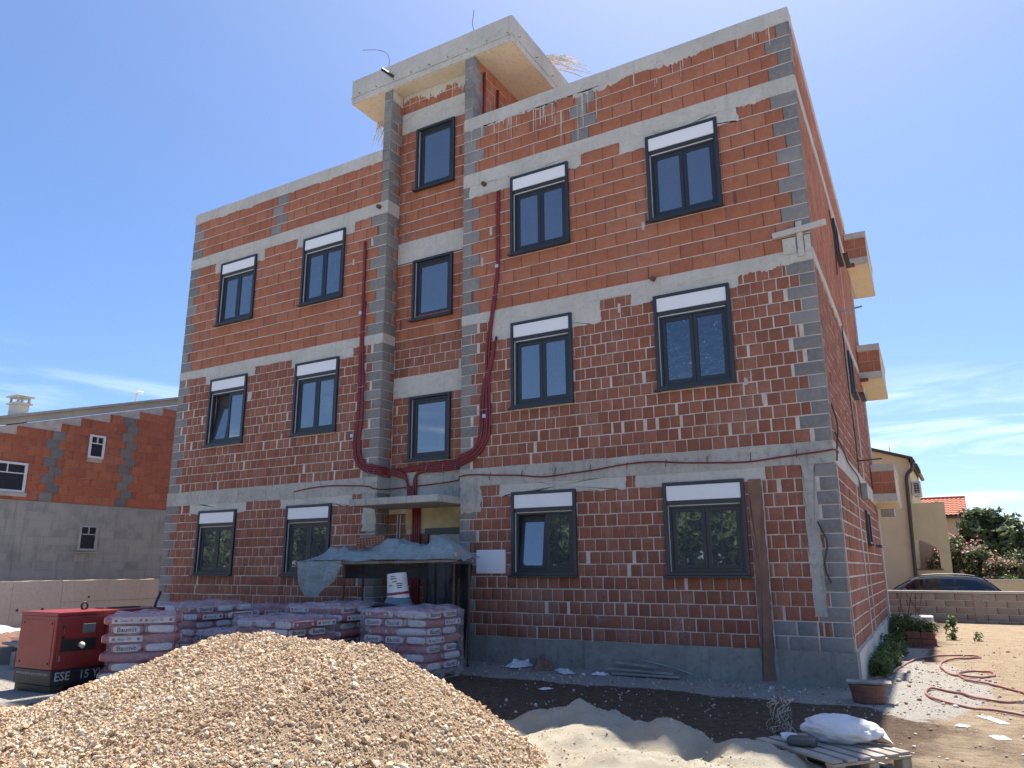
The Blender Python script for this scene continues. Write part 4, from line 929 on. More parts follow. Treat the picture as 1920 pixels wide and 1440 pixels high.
    if wrap:
        top = 0.145+H*layers; n = 26; v = []; f = []; rows = 9; per = []
        for k in range(n*4):
            s = k/(n); side = int(s); q = s-side; a, b2 = sx/2+0.03, sy/2+0.03
            p = [(-a+2*a*q, -b2), (a, -b2+2*b2*q), (a-2*a*q, b2), (-a, b2-2*b2*q)][side]; per.append(p)
        for r in range(rows+1):
            z = 0.06+(top+0.0-0.06)*r/rows
            for k, p in enumerate(per):
                w = 0.010*mnoise.noise(Vector((p[0]*6+seed, p[1]*6, z*9)))+0.006*mnoise.noise(Vector((p[0]*21, p[1]*21+seed, z*3)))
                L_ = math.hypot(*p); v.append((p[0]*(1+w/L_)+lean*z, p[1]*(1+w/L_), z))
        m = len(per)
        for r in range(rows):
            for k in range(m): f.append((r*m+k, r*m+(k+1) % m, (r+1)*m+(k+1) % m, (r+1)*m+k))
        MB().add(v, f).build('wrap_film', 'wrap_film', T, smooth=True)
        # crumpled top sheet
        g = 22; v = []; f = []
        for i in range(g+1):
            for k in range(g+1):
                x = -1+2*i/g; y = -1+2*k/g; e = max(abs(x), abs(y))
                zz = top+0.018+0.055*max(0, mnoise.noise(Vector((x*1.9+seed, y*1.9, seed*1.3)))+0.25)+0.02*mnoise.noise(Vector((x*6, y*6, seed)))
                if e > 0.93: zz = top-0.035+0.03*mnoise.noise(Vector((x*5, y*5, seed)))
                v.append((x*(sx/2+0.034)+lean*top, y*(sy/2+0.034), zz))
        for i in range(g):
            for k in range(g): a = i*(g+1)+k; f.append((a, a+g+1, a+g+2, a+1))
        MB().add(v, f).build('wrap_sheet', 'wrap_top', T, smooth=True)
    return T
bag_pallet('wrapped pallet of red mortar bags right beside the red generator', -8.53, -4.70, 0.76, 0.76, 7, 0.93, 1)
bag_pallet('wrapped pallet with white bag ends at its corner, second from the generator', -10.20, -2.45, 1.1, 1.2, 7, 0.0, 2)
bag_pallet('low half used pallet of white wrapped bags behind the crest of the gravel', -8.62, -3.05, 0.75, 0.8, 4, 0.12, 3)
bag_pallet('wrapped pallet of red mortar bags behind the gravel crest, in front of its twin', -7.62, -2.98, 1.1, 0.95, 6, 0.0, 4)
bag_pallet('wrapped pallet of red bags standing closest to the wall below the left windows', -7.75, -1.72, 1.1, 1.15, 7, 0.03, 5)
bag_pallet('wrapped pallet of bags at the right end of the row below the blue tarp', -5.92, -2.02, 1.2, 0.88, 7, 0.0, 6)
bag_pallet('wrapped pallet of bags behind the second pallet, close to the left wall', -10.30, -1.05, 1.1, 1.2, 6, 0.0, 7)

# ================================================================== generator
simple('gen_red', (0.25, 0.028, 0.026), 0.38, var=0.12, scale=4); simple('gen_black', (0.022, 0.021, 0.022), 0.5, var=0.2, scale=6)
simple('gauge_glass', (0.16, 0.18, 0.18), 0.15); simple('plug', (0.55, 0.52, 0.45), 0.5)
GEN = thing('generator', 'red canopied power generator with black base frame at the left', 'generator', (-9.56, -5.58, float(gz(np.array(-9.5), np.array(-5.0)))-0.01), 0.02)
# local: x -0.43..0.43, y 0..1.62 (front end at y = 0), z 0..1.05
gw, gl = 0.43, 1.62
MB().box(-gw, gw, 0, gl, 0.30, 0.985).build('canopy', 'gen_red', GEN, bevel=0.012, seg=2)
MB().box(-gw-0.008, gw+0.008, -0.008, gl+0.008, 0.985, 1.035).build('roof', 'gen_red', GEN, bevel=0.012, seg=2)
MB().box(-gw+0.06, gw-0.06, -0.006, 0.0, 0.34, 0.93).build('end_panel', 'gen_red', GEN, bevel=0.004)
for x in (-gw+0.10, gw-0.10):
    for z in (0.38, 0.89): MB().lathe([(0.012, 0), (0.012, 0.008)], (x, -0.006, z), 8, Matrix.Rotation(math.pi/2, 3, 'X')).build('panel_bolt', 'gen_black', GEN)
MB().box(-gw, gw, 0, gl, 0.10, 0.297).build('base_frame', 'gen_black', GEN, bevel=0.01)
for y0, y1 in ((0.02, 0.22), (0.5, 0.85), (1.35, 1.6)): MB().box(-gw+0.02, gw-0.02, y0, y1, 0.0, 0.099).build('skid', 'gen_black', GEN, bevel=0.006)
pn = gw
MB().box(pn, pn+0.006, 0.05, 0.66, 0.34, 0.93).build('side_door', 'gen_red', GEN, bevel=0.003)
MB().box(pn, pn+0.006, 0.72, 1.56, 0.34, 0.93).build('side_door', 'gen_red', GEN, bevel=0.003)
MB().box(pn+0.004, pn+0.009, 0.08, 0.58, 0.52, 0.68).build('socket_recess', 'gen_black', GEN, bevel=0.002)
MB().box(pn+0.006, pn+0.014, 0.10, 0.55, 0.69, 0.88).build('control_flap', 'gen_red', GEN, bevel=0.004)
MB().box(pn+0.012, pn+0.018, 0.36, 0.54, 0.75, 0.87).build('control_window', 'gauge_glass', GEN, bevel=0.004)
for k in range(7): MB().box(pn+0.006, pn+0.014, 0.95, 1.40, 0.45+k*0.045, 0.465+k*0.045).build('louvre', 'gen_black', GEN)
for y in (0.69, 1.59): MB().box(pn+0.001, pn+0.004, y-0.004, y+0.004, 0.32, 0.97).build('panel_seam', 'gen_black', GEN)
MB().tube([(pn+0.006, 0.36, 0.60), (pn+0.05, 0.35, 0.60), (pn+0.09, 0.34, 0.575)], [0.04, 0.038, 0.025], 10).build('power_plug', 'plug', GEN, smooth=True)
for z in (0.71, 0.85): MB().box(pn+0.006, pn+0.02, 0.085, 0.11, z-0.02, z+0.02).build('hinge', 'gen_black', GEN)
MB().tube([(0.0+0.045*math.sin(a)*0, 0.62+0.045*math.cos(a), 1.085+0.05*math.sin(a)) for a in np.linspace(0, 2*math.pi, 17)], 0.014, 8, cap=False).build('lifting_eye', 'gen_black', GEN, smooth=True)
MB().box(-0.1, 0.1, 0.85, 1.45, 1.036, 1.05).build('roof_hatch', 'gen_black', GEN, bevel=0.004)
MB().tube([(0.3, 1.55, 1.03), (0.3, 1.55, 1.08), (0.3, 1.62, 1.26)], 0.02, 8, sub=3).build('exhaust', 'gen_black', GEN, smooth=True)
lettering('ESE   15 YW-V', 'print_grey', GEN, face_M((pn+0.003, 0.50, 0.205), (0, 1, 0), (1, 0, 0)), 0.155, 0.012, 0.95)
lettering('www.endress-generator.com', 'print_grey', GEN, face_M((0.0, -0.003, 0.245), (1, 0, 0), (0, -1, 0)), 0.068, 0.0, 0.92)
MB().obox((pn+0.01, 0.08, 0.44), (0.006, 0.02, 0.07)).build('latch', 'steel', GEN)

# ================================================================== sheltered mixing station in front of the door
SH = thing('scaffold_frame', 'rusty scaffold frame with plank platform in front of the entrance', 'scaffold', (0, 0, 0))
PX0, PX1, PYf, PYb, PZ = -8.75, -5.68, -1.25, -0.75, 1.64
for x, y in ((-8.05, PYf), (-8.05, PYb), (-5.95, PYf), (-5.95, PYb), (-5.74, PYf+0.05), (-5.74, PYb)):
    MB().tube([(x, y, -0.02), (x, y, PZ)], 0.022, 8).build('upright', 'rust', SH)
for y in (PYf, PYb): MB().tube([(PX0, y, PZ+0.02), (PX1+0.02, y, PZ+0.05)], 0.024, 8).build('ledger', 'wood_grey', SH)
for z in (0.38, 0.85): MB().tube([(-5.97, PYf+0.02, z), (-5.6, PYf+0.05, z+0.03)], 0.018, 8).build('brace', 'steel', SH)
for k, y in enumerate(np.linspace(PYf+0.06, PYb-0.06, 3)): MB().box(PX0+0.1+0.1*k, PX1-0.02*k, y-0.09, y+0.09, PZ+0.078, PZ+0.11).build('plank', 'wood', SH, bevel=0.004)
MB().tube([(-5.62, PYf+0.05, 0.15), (-5.5, PYf-0.2, 0.0)], 0.014, 6).build('brace', 'rope_white', SH)
PL = thing('loading_pallet', 'small wooden pallet lying on the platform under the blue tarp', 'pallet', (-7.55, -1.02, PZ+0.112))
for k in range(4): MB().box(-0.5, 0.5, -0.22+k*0.13, -0.13+k*0.13, 0.075, 0.095).build('slat', 'wood', PL, bevel=0.003)
for x in (-0.45, 0, 0.45): MB().box(x-0.05, x+0.05, -0.22, 0.26, 0.0, 0.074).build('bearer', 'wood', PL, bevel=0.003)
BD = thing('timber_offcut', 'pale timber offcut at the right end of the platform', 'timber', (-5.9, -1.15, PZ+0.112)); MB().box(-0.3, 0.22, -0.06, 0.06, 0, 0.07).build('timber', 'wood', BD, bevel=0.004)
# tarp: draped sheet with folds, flap hanging at the left end
n1_, n2_ = 90, 22; v = []; f = []
for i in range(n1_+1):
    for k in range(n2_+1):
        a = i/n1_; b = k/n2_; x = -9.05+3.42*a; y = -1.42+0.85*b
        m = 0.15+0.10*fbm(x*1.3, 0.3, 2.0)+0.17*math.exp(-((x+7.15)/0.42)**2)+0.20*math.exp(-((x+6.15)/0.30)**2)+0.08*math.exp(-((x+8.2)/0.35)**2)
        m *= min(1.0, max(0.0, (x+9.0)/0.5))*min(1.0, max(0.0, (-5.62-x)/0.22))
        e = min(1.0, b/0.38); e = e*e*(3-2*e); e *= 1-0.35*max(0, b-0.6)/0.4
        fold = 0.10*(0.35-abs(mnoise.noise(Vector((x*2.6+y*1.6, y*2.6-x*0.7, 4)))))+0.05*(0.3-abs(mnoise.noise(Vector((x*6.5-y*3, y*6, 7)))))+0.03*fbm(x*4, y*4, 1.0)
        z = PZ+0.075+m*e+fold*(0.25+0.75*e)-0.05*(1-e)*max(0, mnoise.noise(Vector((x*2.3, 0, 2)))+0.1)
        y -= 0.03*(1-e)*math.sin(x*7)
        z = max(z, PZ+0.118) if b > 0.16 and -8.62 < x < -5.75 else max(z, PZ+0.02)
        if -8.06 < x < -7.04 and 0.1 < b < 0.85: z = max(z, PZ+0.225)
        v.append((x, y, z))
for i in range(n1_):
    for k in range(n2_): q = i*(n2_+1)+k; f.append((q, q+n2_+1, q+n2_+2, q+1))
TP = thing('tarpaulin', 'crumpled pale blue plastic tarp thrown over the scaffold platform', 'tarp', (-7.2, -1.0, PZ+0.1)); 
o = MB().add(v, f).build('sheet', 'tarp', TP, smooth=True); o.location = (7.2, 1.0, -PZ-0.1)
v = []; f = []
for i in range(31):
    for k in range(17):
        a = i/30; b = k/16; x = -9.03+1.05*a; L = 0.62*(0.62+0.38*math.sin(a*2.6+0.5))*(1-0.45*max(0, a-0.6)/0.4); z = PZ+0.06-L*b; y = -1.43+0.05*math.sin(x*14+b*2)*(0.3+b)+0.04*fbm(x*4, z*4, 5)
        v.append((x+0.10*b*(0.5-a), y, z))
for i in range(30):
    for k in range(16): q = i*17+k; f.append((q, q+17, q+18, q+1))
o = MB().add(v, f).build('hanging_flap', 'tarp', TP, smooth=True); o.location = (7.2, 1.0, -PZ-0.1)
# black film hanging at the back and the right
def drape(name, x0, x1, y, z0, z1, mat, parent, amp=0.05, freq=16, seed=0, taper=0.0):
    v = []; f = []; A, B = 40, 14
    for i in range(A+1):
        for k in range(B+1):
            a = i/A; b = k/B; xm = (x0+x1)/2; x = x0+(x1-x0)*a; x = xm+(x-xm)*(1-taper*b); z = z1+(z0-z1)*b
            v.append((x, y+amp*math.sin(x*freq+seed)*(0.3+0.7*b)+0.03*fbm(x*3+seed, z*3, 2), z))
    for i in range(A):
        for k in range(B): q = i*(B+1)+k; f.append((q, q+B+1, q+B+2, q+1))
    return MB().add(v, f).build(name, mat, parent, smooth=True)
BF_ = thing('black_film', 'dark plastic film hanging from the right end of the platform', 'plastic film', (-5.9, -1.2, 0.0))
o = drape('film', -6.20, -5.72, -1.28, 0.50, PZ+0.02, 'black_film', BF_, 0.05, 30, 2, 0.65); o.location = (5.9, 1.2, 0)
o = drape('film', -6.65, -5.72, -0.70, 0.15, PZ, 'tarp', BF_, 0.05, 17, 3, 0.2); o.location = (5.9, 1.2, 0); o.data.materials[0] = MAT['black_film']
o = drape('film', -8.3, -5.8, -0.95, 1.40, PZ, 'black_film', BF_, 0.02, 9, 4); o.location = (5.9, 1.2, 0)
HB = thing('hollow_block', 'loose hollow clay block lying on top of the blue tarp', 'block', (-7.55, -1.12, PZ+0.335), 0.35)
HB.rotation_euler = (0.03, -0.10, 0.45)
m = MB().box(-0.25, 0.25, -0.12, 0.12, 0.0, 0.14).build('block_body', 'block_clay', HB, bevel=0.004)
for r in range(3):
    for c_ in range(9): MB().box(-0.235+c_*0.053, -0.235+c_*0.053+0.034, -0.1225, -0.119, 0.012+r*0.043, 0.012+r*0.043+0.030).build('cell', 'wire_dark', HB)
# bucket upside down on the mixer hopper
simple('bucket_white', (0.72, 0.70, 0.66), 0.45, var=0.08)
MX = thing('mortar_pump', 'dark mortar pump with blue cloth hopper under the platform', 'machine', (-6.62, -1.50, 0.0))
MB().box(-0.55, 0.45, -0.3, 0.35, 0.35, 0.72).build('pump_body', 'gen_black', MX, bevel=0.03, seg=2)
for x in (-0.45, 0.35):
    for y in (-0.22, 0.27): MB().box(x-0.03, x+0.03, y-0.03, y+0.03, 0.0, 0.35).build('leg', 'gen_black', MX)
MB().tube([(-0.6, -0.2, 0.8), (-0.3, -0.25, 0.98), (0.0, -0.25, 1.0), (0.35, -0.2, 0.93)], 0.03, 8, sub=4).build('hose', 'gen_black', MX, smooth=True)
MB().lathe([(0.34, 0.72), (0.31, 0.85), (0.245, 1.0), (0.20, 1.09), (0.185, 1.12)], (0, 0, 0), 22).build('cloth_hopper', 'tarp', MX, smooth=True).data.materials[0] = simple('cloth_blue', (0.13, 0.19, 0.23), 0.9, bump=0.5, bscale=12)
BK = thing('bucket', 'upturned white plastic bucket with a dark red band on the hopper', 'bucket', (-6.62, -1.50, 1.10))
BK.rotation_euler = (0.02, -0.10, 0.35); BK.scale = (1.1, 1.1, 1.05)
MB().lathe([(0.172, 0.0), (0.170, 0.02), (0.165, 0.022), (0.145, 0.36), (0.140, 0.38), (0.02, 0.385)], (0, 0, 0), 28).build('bucket_body', 'bucket_white', BK, smooth=False)
MB().lathe([(0.1655, 0.055), (0.1625, 0.095)], (0, 0, 0), 28).build('red_band', 'gen_red', BK)
for z, a0, a1 in ((0.30, -1.9, -1.3), (0.335, -1.9, -1.45), (0.22, -1.35, -0.75), (0.19, -1.35, -0.8), (0.16, -1.3, -0.85), (0.20, -2.2, -1.75), (0.255, -1.75, -1.3)):
    r0 = 0.166-(z-0.02)*0.0585; pts = [(a0+(a1-a0)*i/6) for i in range(7)]; v = []; 
    for a in pts: v += [((r0+0.0015)*math.cos(a), (r0+0.0015)*math.sin(a), z-0.007), ((r0+0.0010)*math.cos(a), (r0+0.0010)*math.sin(a), z+0.007)]
    MB().add(v, [(2*i, 2*i+2, 2*i+3, 2*i+1) for i in range(6)]).build('print_line', 'print_black', BK)
SB = thing('sign_board', 'blank white board screwed to the brick wall right of the entrance', 'sign', (-5.77, -0.02, 1.48))
MB().box(-0.30, 0.30, -0.008, 0.008, 0.0, 0.405).build('board', 'shutter_white', SB, bevel=0.002)
for x in (-0.285, 0.285):
    for z in (0.015, 0.39): MB().lathe([(0.008, 0), (0.006, 0.004)], (x, -0.008, z), 8, Matrix.Rotation(math.pi/2, 3, 'X')).build('screw', 'steel', SB)

# ================================================================== left side: boundary wall and neighbour house
def rwall(): pass
LW = thing('boundary_wall', 'long low beige concrete boundary wall left of the building', 'wall', (-22.0, 0, 0))
LP_ = Plane((0, 0, 0), (0, 1, 0), (1, 0, 0))
for k, (a, b) in enumerate(((-14, -4.0), (-3.99, 0.35), (0.36, 1.75), (1.76, 16))):
    rough_slab('wall_panel', LP_, a, b, -0.3, 1.25, 0.0+0.004*(k % 2), 0.22, 'wall_plaster', LW, 0.015, seed=k+60)
for y, z in ((0.55, 0.45), (1.25, 0.45), (2.6, 0.75), (5.2, 0.8), (8, 0.8), (-2, 0.5)): MB().lathe([(0.035, 0), (0.035, 0.012)], (0.003, y, z), 10, Matrix.Rotation(math.pi/2, 3, 'Y')).build('tie_hole', 'wire_dark', LW)
MB().box(0.004, 0.012, 1.8, 15.9, 0.62, 0.632).build('form_seam', 'old_render', LW)
NH = thing('neighbour_house', 'unplastered neighbouring house with red block gable over a grey rendered ground floor', 'house', (-24.0, 0, 0))
NP = Plane((0, 0, 0), (0, 1, 0), (1, 0, 0))
y0, y1 = -6.0, 14.0
def roofz(y): return 6.16+0.29*(y-0.25)
hh = [(-0.95, 1.27, 3.93, 4.86), (3.15, 3.70, 5.28, 6.08)]
MB().prism([(y0, -0.3), (y1, -0.3), (y1, roofz(y1)-0.25), (y0, roofz(y0)-0.25)], -6.0, -0.02, 'x').build('wall', 'mortar', NH)
t = NT('block_render'); g_ = t.n('ShaderNodeNewGeometry'); sp_ = t.n('ShaderNodeSeparateXYZ'); t.l(g_.outputs['Position'], sp_.inputs[0]); cb_ = t.n('ShaderNodeCombineXYZ'); t.l(sp_.outputs[1], cb_.inputs[0]); t.l(sp_.outputs[2], cb_.inputs[1])
bk = t.n('ShaderNodeTexBrick'); t.l(cb_.outputs[0], bk.inputs['Vector']); bk.inputs['Scale'].default_value = 1.0; bk.inputs['Brick Width'].default_value = 0.52; bk.inputs['Row Height'].default_value = 0.26; bk.inputs['Mortar Size'].default_value = 0.03; bk.inputs['Mortar Smooth'].default_value = 1.0
bk.inputs['Color1'].default_value = (0.30, 0.295, 0.275, 1); bk.inputs['Color2'].default_value = (0.43, 0.42, 0.385, 1); bk.inputs['Mortar'].default_value = (0.33, 0.32, 0.295, 1); P = t.pos()
c = t.mix(t.ramp(t.noise(P, 2.2, 6, 0.65), 0.35, 0.7), bk.outputs[0], (0.44, 0.425, 0.385)); c = t.mix(t.ramp(t.noise(t.pos((1, 5, 0.5)), 1.4, 5, 0.6), 0.52, 0.75, 0, 0.55), c, (0.20, 0.19, 0.175)); t.col(c); t.rough(0.95, 0.2); t.bump(t.noise(P, 18, 5, 0.7), 0.5, 0.02)
rough_slab('rendered_wall', NP, y0, y1, -0.3, 3.69, 0.02, 0.1, 'block_render', NH, 0.01, seed=70)
NB = Masonry('clay_block', 0.48, 0.278, 0.03, 'block_clay_dark', 0.004); NG = Masonry('concrete_block', 0.40, 0.278, 0.03, 'grey_block', 0.004)
NPw = Plane((0, 0, 0), (0, 1, 0), (1, 0, 0))
for i in range(20):
    za = 3.70+i*0.29; zb = za+0.29
    ylo = max(y0, 0.25+(zb-6.16+0.30)/0.29) if zb > 4.4-0 else y0
    ylo = max(y0, ylo)
    cols = [(2.05, 0.42), (4.62, 0.42)]; cuts = []
    for c, w in cols:
        c += (0.09 if i % 2 else -0.09)+(-0.05*i*0); cuts.append((c-w/2, c+w/2, za, zb))
        if c-w/2 > ylo: NG.put(NPw, c-w/2+0.006, c+w/2-0.006, za+0.007, zb-0.007)
    off = (i % 2)*0.24
    for p, q in intervals(ylo, y1, hh+cuts, za, zb):
        x = p
        while x < q-1e-3:
            e = min(q, (math.floor((x-off)/0.485+1e-6)+1)*0.485+off)
            if q-e < 0.1: e = q
            NB.put(NPw, x+0.003, e-0.003, za+0.007, zb-0.007); x = e
NB.build(NH); NG.build(NH)
v = []; 
gab = MB().prism([(y0-0.3, roofz(y0-0.3)-0.22), (y1, roofz(y1)-0.22), (y1, roofz(y1)-0.02), (y0-0.3, roofz(y0-0.3)-0.02)], -0.4, 0.03, 'x'); gab.build('gable_beam', 'concrete_pale', NH)
MB().prism([(y0-0.5, roofz(y0-0.5)-0.015), (y1, roofz(y1)-0.015), (y1, roofz(y1)+0.07), (y0-0.5, roofz(y0-0.5)+0.07)], -6.2, 0.18, 'x').build('roof', 'old_render', NH)
def pvc_window(y0_, y1_, z0_, z1_, frame, bars=True):
    w = MB(); t = 0.07
    w.box(0.0, 0.06, y0_, y0_+t, z0_, z1_).box(0.0, 0.06, y1_-t, y1_, z0_, z1_).box(0.0, 0.06, y0_+t, y1_-t, z0_, z0_+t).box(0.0, 0.06, y0_+t, y1_-t, z1_-t, z1_)
    wd = w.build('window', frame, NH, bevel=0.006)
    MB().box(0.01, 0.02, y0_+t, y1_-t, z0_+t, z1_-t).build('pane', 'glass', wd)
    zt = z1_-0.36*(z1_-z0_); MB().box(0.02, 0.05, y0_+t, y1_-t, zt-0.015, zt+0.015).build('glazing_bar', frame, wd)
    n = 1 if y1_-y0_ < 1 else 3
    for k in range(n): ym = y0_+t+(y1_-y0_-2*t)*(k+1)/(n+1); MB().box(0.021, 0.05, ym-0.012, ym+0.012, zt+0.016, z1_-t).build('glazing_bar', frame, wd)
    return wd
pvc_window(-0.95, 1.27, 3.93, 4.86, 'shutter_white'); pvc_window(3.15, 3.70, 5.28, 6.08, 'shutter_white')
wd = pvc_window(3.18, 3.82, 2.18, 3.02, 'old_render'); wd.location.x = 0.022
MB().box(0.021, 0.10, 3.1, 3.9, 2.10, 2.14).build('sill', 'old_render', NH); MB().box(-0.0, 0.10, -1.0, 1.32, 3.80, 3.92).build('sill', 'concrete', NH)
ch = MB().box(-1.2, -0.7, 1.02, 1.42, 6.0, 6.85).build('chimney', 'concrete_pale', NH, bevel=0.01)
MB().box(-1.28, -0.62, 0.95, 1.50, 6.852, 6.91).build('chimney_cap', 'concrete_pale', ch, bevel=0.01)
for x in (-1.2, -0.75):
    for y in (1.02, 1.36): MB().box(x, x+0.06, y, y+0.06, 6.912, 7.09).build('cap_post', 'concrete_pale', ch)
MB().box(-1.28, -0.62, 0.93, 1.52, 7.092, 7.15).build('chimney_cap', 'concrete_pale', ch, bevel=0.01)
MB().tube([(-0.6, 5.05, 7.4), (-0.6, 5.05, 7.98), (-0.6, 5.1, 8.03), (-0.6, 5.3, 8.03)], 0.05, 8).build('vent_pipe', 'shutter_white', NH)

# ================================================================== right background
BW = thing('block_wall', 'low garden wall of tan concrete blocks behind the yard', 'wall', (0, 14.3, 0))
MB().box(-6, 16, 0.012, 0.19, -0.5, 0.80).build('wall_core', 'shade_backing', BW)
TBm = Masonry('block', 0.49, 0.20, 0.05, 'tan_block', 0.006); BWP = Plane((0, 0, 0), (1, 0, 0), (0, -1, 0))
for r in range(5):
    x = -1.5+(0.25 if r % 2 else 0)
    while x < 8.8: TBm.put(BWP, x+0.009, x+0.491, -0.13+r*0.186+0.009, -0.13+(r+1)*0.186-0.009, 0.006); x += 0.5
TBm.build(BW)
for r in range(1, 5): MB().box(-1.5, 9.2, 0.004, 0.011, -0.13+r*0.186-0.008, -0.13+r*0.186+0.008).build('bed_joint', 'mortar', BW)
MB().box(-6, 16, -0.012, 0.205, 0.803, 0.875).build('coping', 'concrete_pale', BW, bevel=0.008)
MB().box(1.45, 1.68, -0.018, 0.0, -0.2, 0.80).build('pier', 'tan_block', BW, bevel=0.008)

# car (front towards -x)
simple('car_paint', (0.022, 0.028, 0.038), 0.18, var=0.05, spec=0.6); simple('car_trim', (0.015, 0.015, 0.016), 0.5); simple('chrome', (0.6, 0.6, 0.62), 0.2, metal=1.0); simple('tyre', (0.02, 0.02, 0.02), 0.85)
simple('lamp_red', (0.35, 0.02, 0.02), 0.25); simple('lamp_clear', (0.6, 0.62, 0.65), 0.15)
t = NT('car_glass'); t.col((0.008, 0.010, 0.014)); t.p.inputs['Roughness'].default_value = 0.03; t.p.inputs['IOR'].default_value = 1.8
CZ = -0.45
CAR = thing('parked_car', 'dark blue black estate SUV parked behind the block wall', 'car', (0.22, 19.6, CZ))
def loft(secs, name, mat, parent, smooth=True, bevel=0.0):
    n = len(secs[0]); v = [p for s in secs for p in s]; f = []
    for i in range(len(secs)-1):
        for k in range(n): f.append((i*n+k, i*n+(k+1) % n, (i+1)*n+(k+1) % n, (i+1)*n+k))
    f.append(tuple(range(n-1, -1, -1))); f.append(tuple((len(secs)-1)*n+k for k in range(n)))
    return MB().add(v, f).build(name, mat, parent, smooth=smooth, bevel=bevel)
def sec(x, w, z0, z1, wt):
    h = z1-z0
    return [(x, -w*0.92, z0), (x, -w, z0+0.25*h), (x, -w, z0+0.62*h), (x, -(w+wt)/2, z0+0.92*h), (x, -wt*0.9, z1), (x, wt*0.9, z1), (x, (w+wt)/2, z0+0.92*h), (x, w, z0+0.62*h), (x, w, z0+0.25*h), (x, w*0.92, z0)]
body = loft([sec(-2.38, 0.66, 0.42, 0.70, 0.60), sec(-2.30, 0.84, 0.28, 0.86, 0.74), sec(-1.9, 0.93, 0.24, 0.98, 0.80), sec(-1.15, 0.95, 0.22, 1.08, 0.84), (sec(-0.6, 0.95, 0.22, 1.14, 0.86)), sec(0.8, 0.96, 0.22, 1.16, 0.86), sec(1.8, 0.94, 0.24, 1.18, 0.84), sec(2.2, 0.90, 0.30, 1.14, 0.78), sec(2.33, 0.80, 0.42, 1.0, 0.70)], 'body', 'car_paint', CAR)
def gsec(x, wb, wt, z1, zb=1.12): return [(x, -wb, zb), (x, -(wb+wt)/2-0.015, (zb+z1)/2), (x, -wt, z1-0.05), (x, -wt*0.86, z1), (x, wt*0.86, z1), (x, wt, z1-0.05), (x, (wb+wt)/2+0.015, (zb+z1)/2), (x, wb, zb)]
loft([gsec(-1.32, 0.84, 0.80, 1.15), gsec(-0.95, 0.84, 0.72, 1.38), gsec(-0.45, 0.85, 0.66, 1.64), gsec(0.1, 0.86, 0.66, 1.70), gsec(1.0, 0.86, 0.66, 1.69), gsec(1.55, 0.84, 0.65, 1.62), gsec(1.72, 0.83, 0.66, 1.54), gsec(2.14, 0.80, 0.74, 1.16)], 'cabin', 'car_paint', CAR)
def sidewin(poly, s): 
    v = []
    for x, z in poly:
        q = (z-1.12)/0.52; w = 0.868+(0.675-0.868)*q+0.012*math.sin(math.pi*q); v.append((x, s*w, z))
    for x, z in poly:
        q = (z-1.12)/0.52; w = 0.868+(0.675-0.868)*q+0.012*math.sin(math.pi*q)-0.03; v.append((x, s*w, z))
    n = len(poly); return MB().add(v, [tuple(range(n)), tuple(range(2*n-1, n-1, -1))]+[(i, (i+1) % n, (i+1) % n+n, i+n) for i in range(n)])
for s in (-1, 1):
    sidewin([(-0.92, 1.20), (-0.18, 1.20), (-0.18, 1.58), (-0.42, 1.57), (-0.66, 1.43)], s).build('side_window', 'car_glass', CAR)
    sidewin([(-0.12, 1.20), (0.72, 1.20), (0.74, 1.59), (-0.12, 1.585)], s).build('side_window', 'car_glass', CAR)
    sidewin([(0.78, 1.20), (1.62, 1.22), (1.40, 1.54), (0.80, 1.585)], s).build('side_window', 'car_glass', CAR)
    MB().tube([(-0.35, s*0.58, 1.70), (0.2, s*0.58, 1.745), (1.0, s*0.58, 1.735), (1.45, s*0.57, 1.66)], 0.018, 6, sub=4).build('roof_rail', 'car_trim', CAR, smooth=True)
    MB().obox((-0.78, s*0.98, 1.20), (0.14, 0.20, 0.13)).build('door_mirror', 'car_paint', CAR, bevel=0.03, seg=2)
    for x in (0.0, 0.85): MB().box(x, x+0.18, s*0.955, s*0.985, 0.97, 1.0).build('door_handle', 'chrome', CAR, bevel=0.006)
    for x in (-1.45, 1.40):
        w = MB().lathe([(0.20, -0.10), (0.33, -0.11), (0.355, -0.07), (0.355, 0.07), (0.33, 0.11), (0.20, 0.10)], (x, s*0.84, 0.355), 24, Matrix.Rotation(math.pi/2, 3, 'X')).build('wheel', 'tyre', CAR)
        MB().lathe([(0.06, -0.115), (0.22, -0.112), (0.23, 0.0), (0.23, 0.1), (0.22, 0.112), (0.06, 0.115)], (x, s*0.84, 0.355), 20, Matrix.Rotation(math.pi/2, 3, 'X')).build('rim', 'chrome', w)
    MB().obox((-2.22, s*0.62, 0.74), (0.14, 0.3, 0.12)).build('headlight', 'lamp_clear', CAR, bevel=0.02); MB().obox((2.2, s*0.66, 0.98), (0.16, 0.3, 0.16)).build('tail_light', 'lamp_red', CAR, bevel=0.02)
MB().add([(-1.22, -0.72, 1.20), (-1.22, 0.72, 1.20), (-0.55, 0.60, 1.61), (-0.55, -0.60, 1.61)], [(0, 1, 2, 3)]).build('windscreen', 'car_glass', CAR).location = (-0.03, 0, 0.03)
MB().add([(1.79, -0.6, 1.50), (1.79, 0.6, 1.50), (2.12, 0.68, 1.20), (2.12, -0.68, 1.20)], [(0, 1, 2, 3)]).build('rear_window', 'car_glass', CAR).location = (0.03, 0, 0.02)
MB().box(1.62, 1.80, -0.58, 0.58, 1.60, 1.625).build('spoiler', 'car_paint', CAR, bevel=0.008)

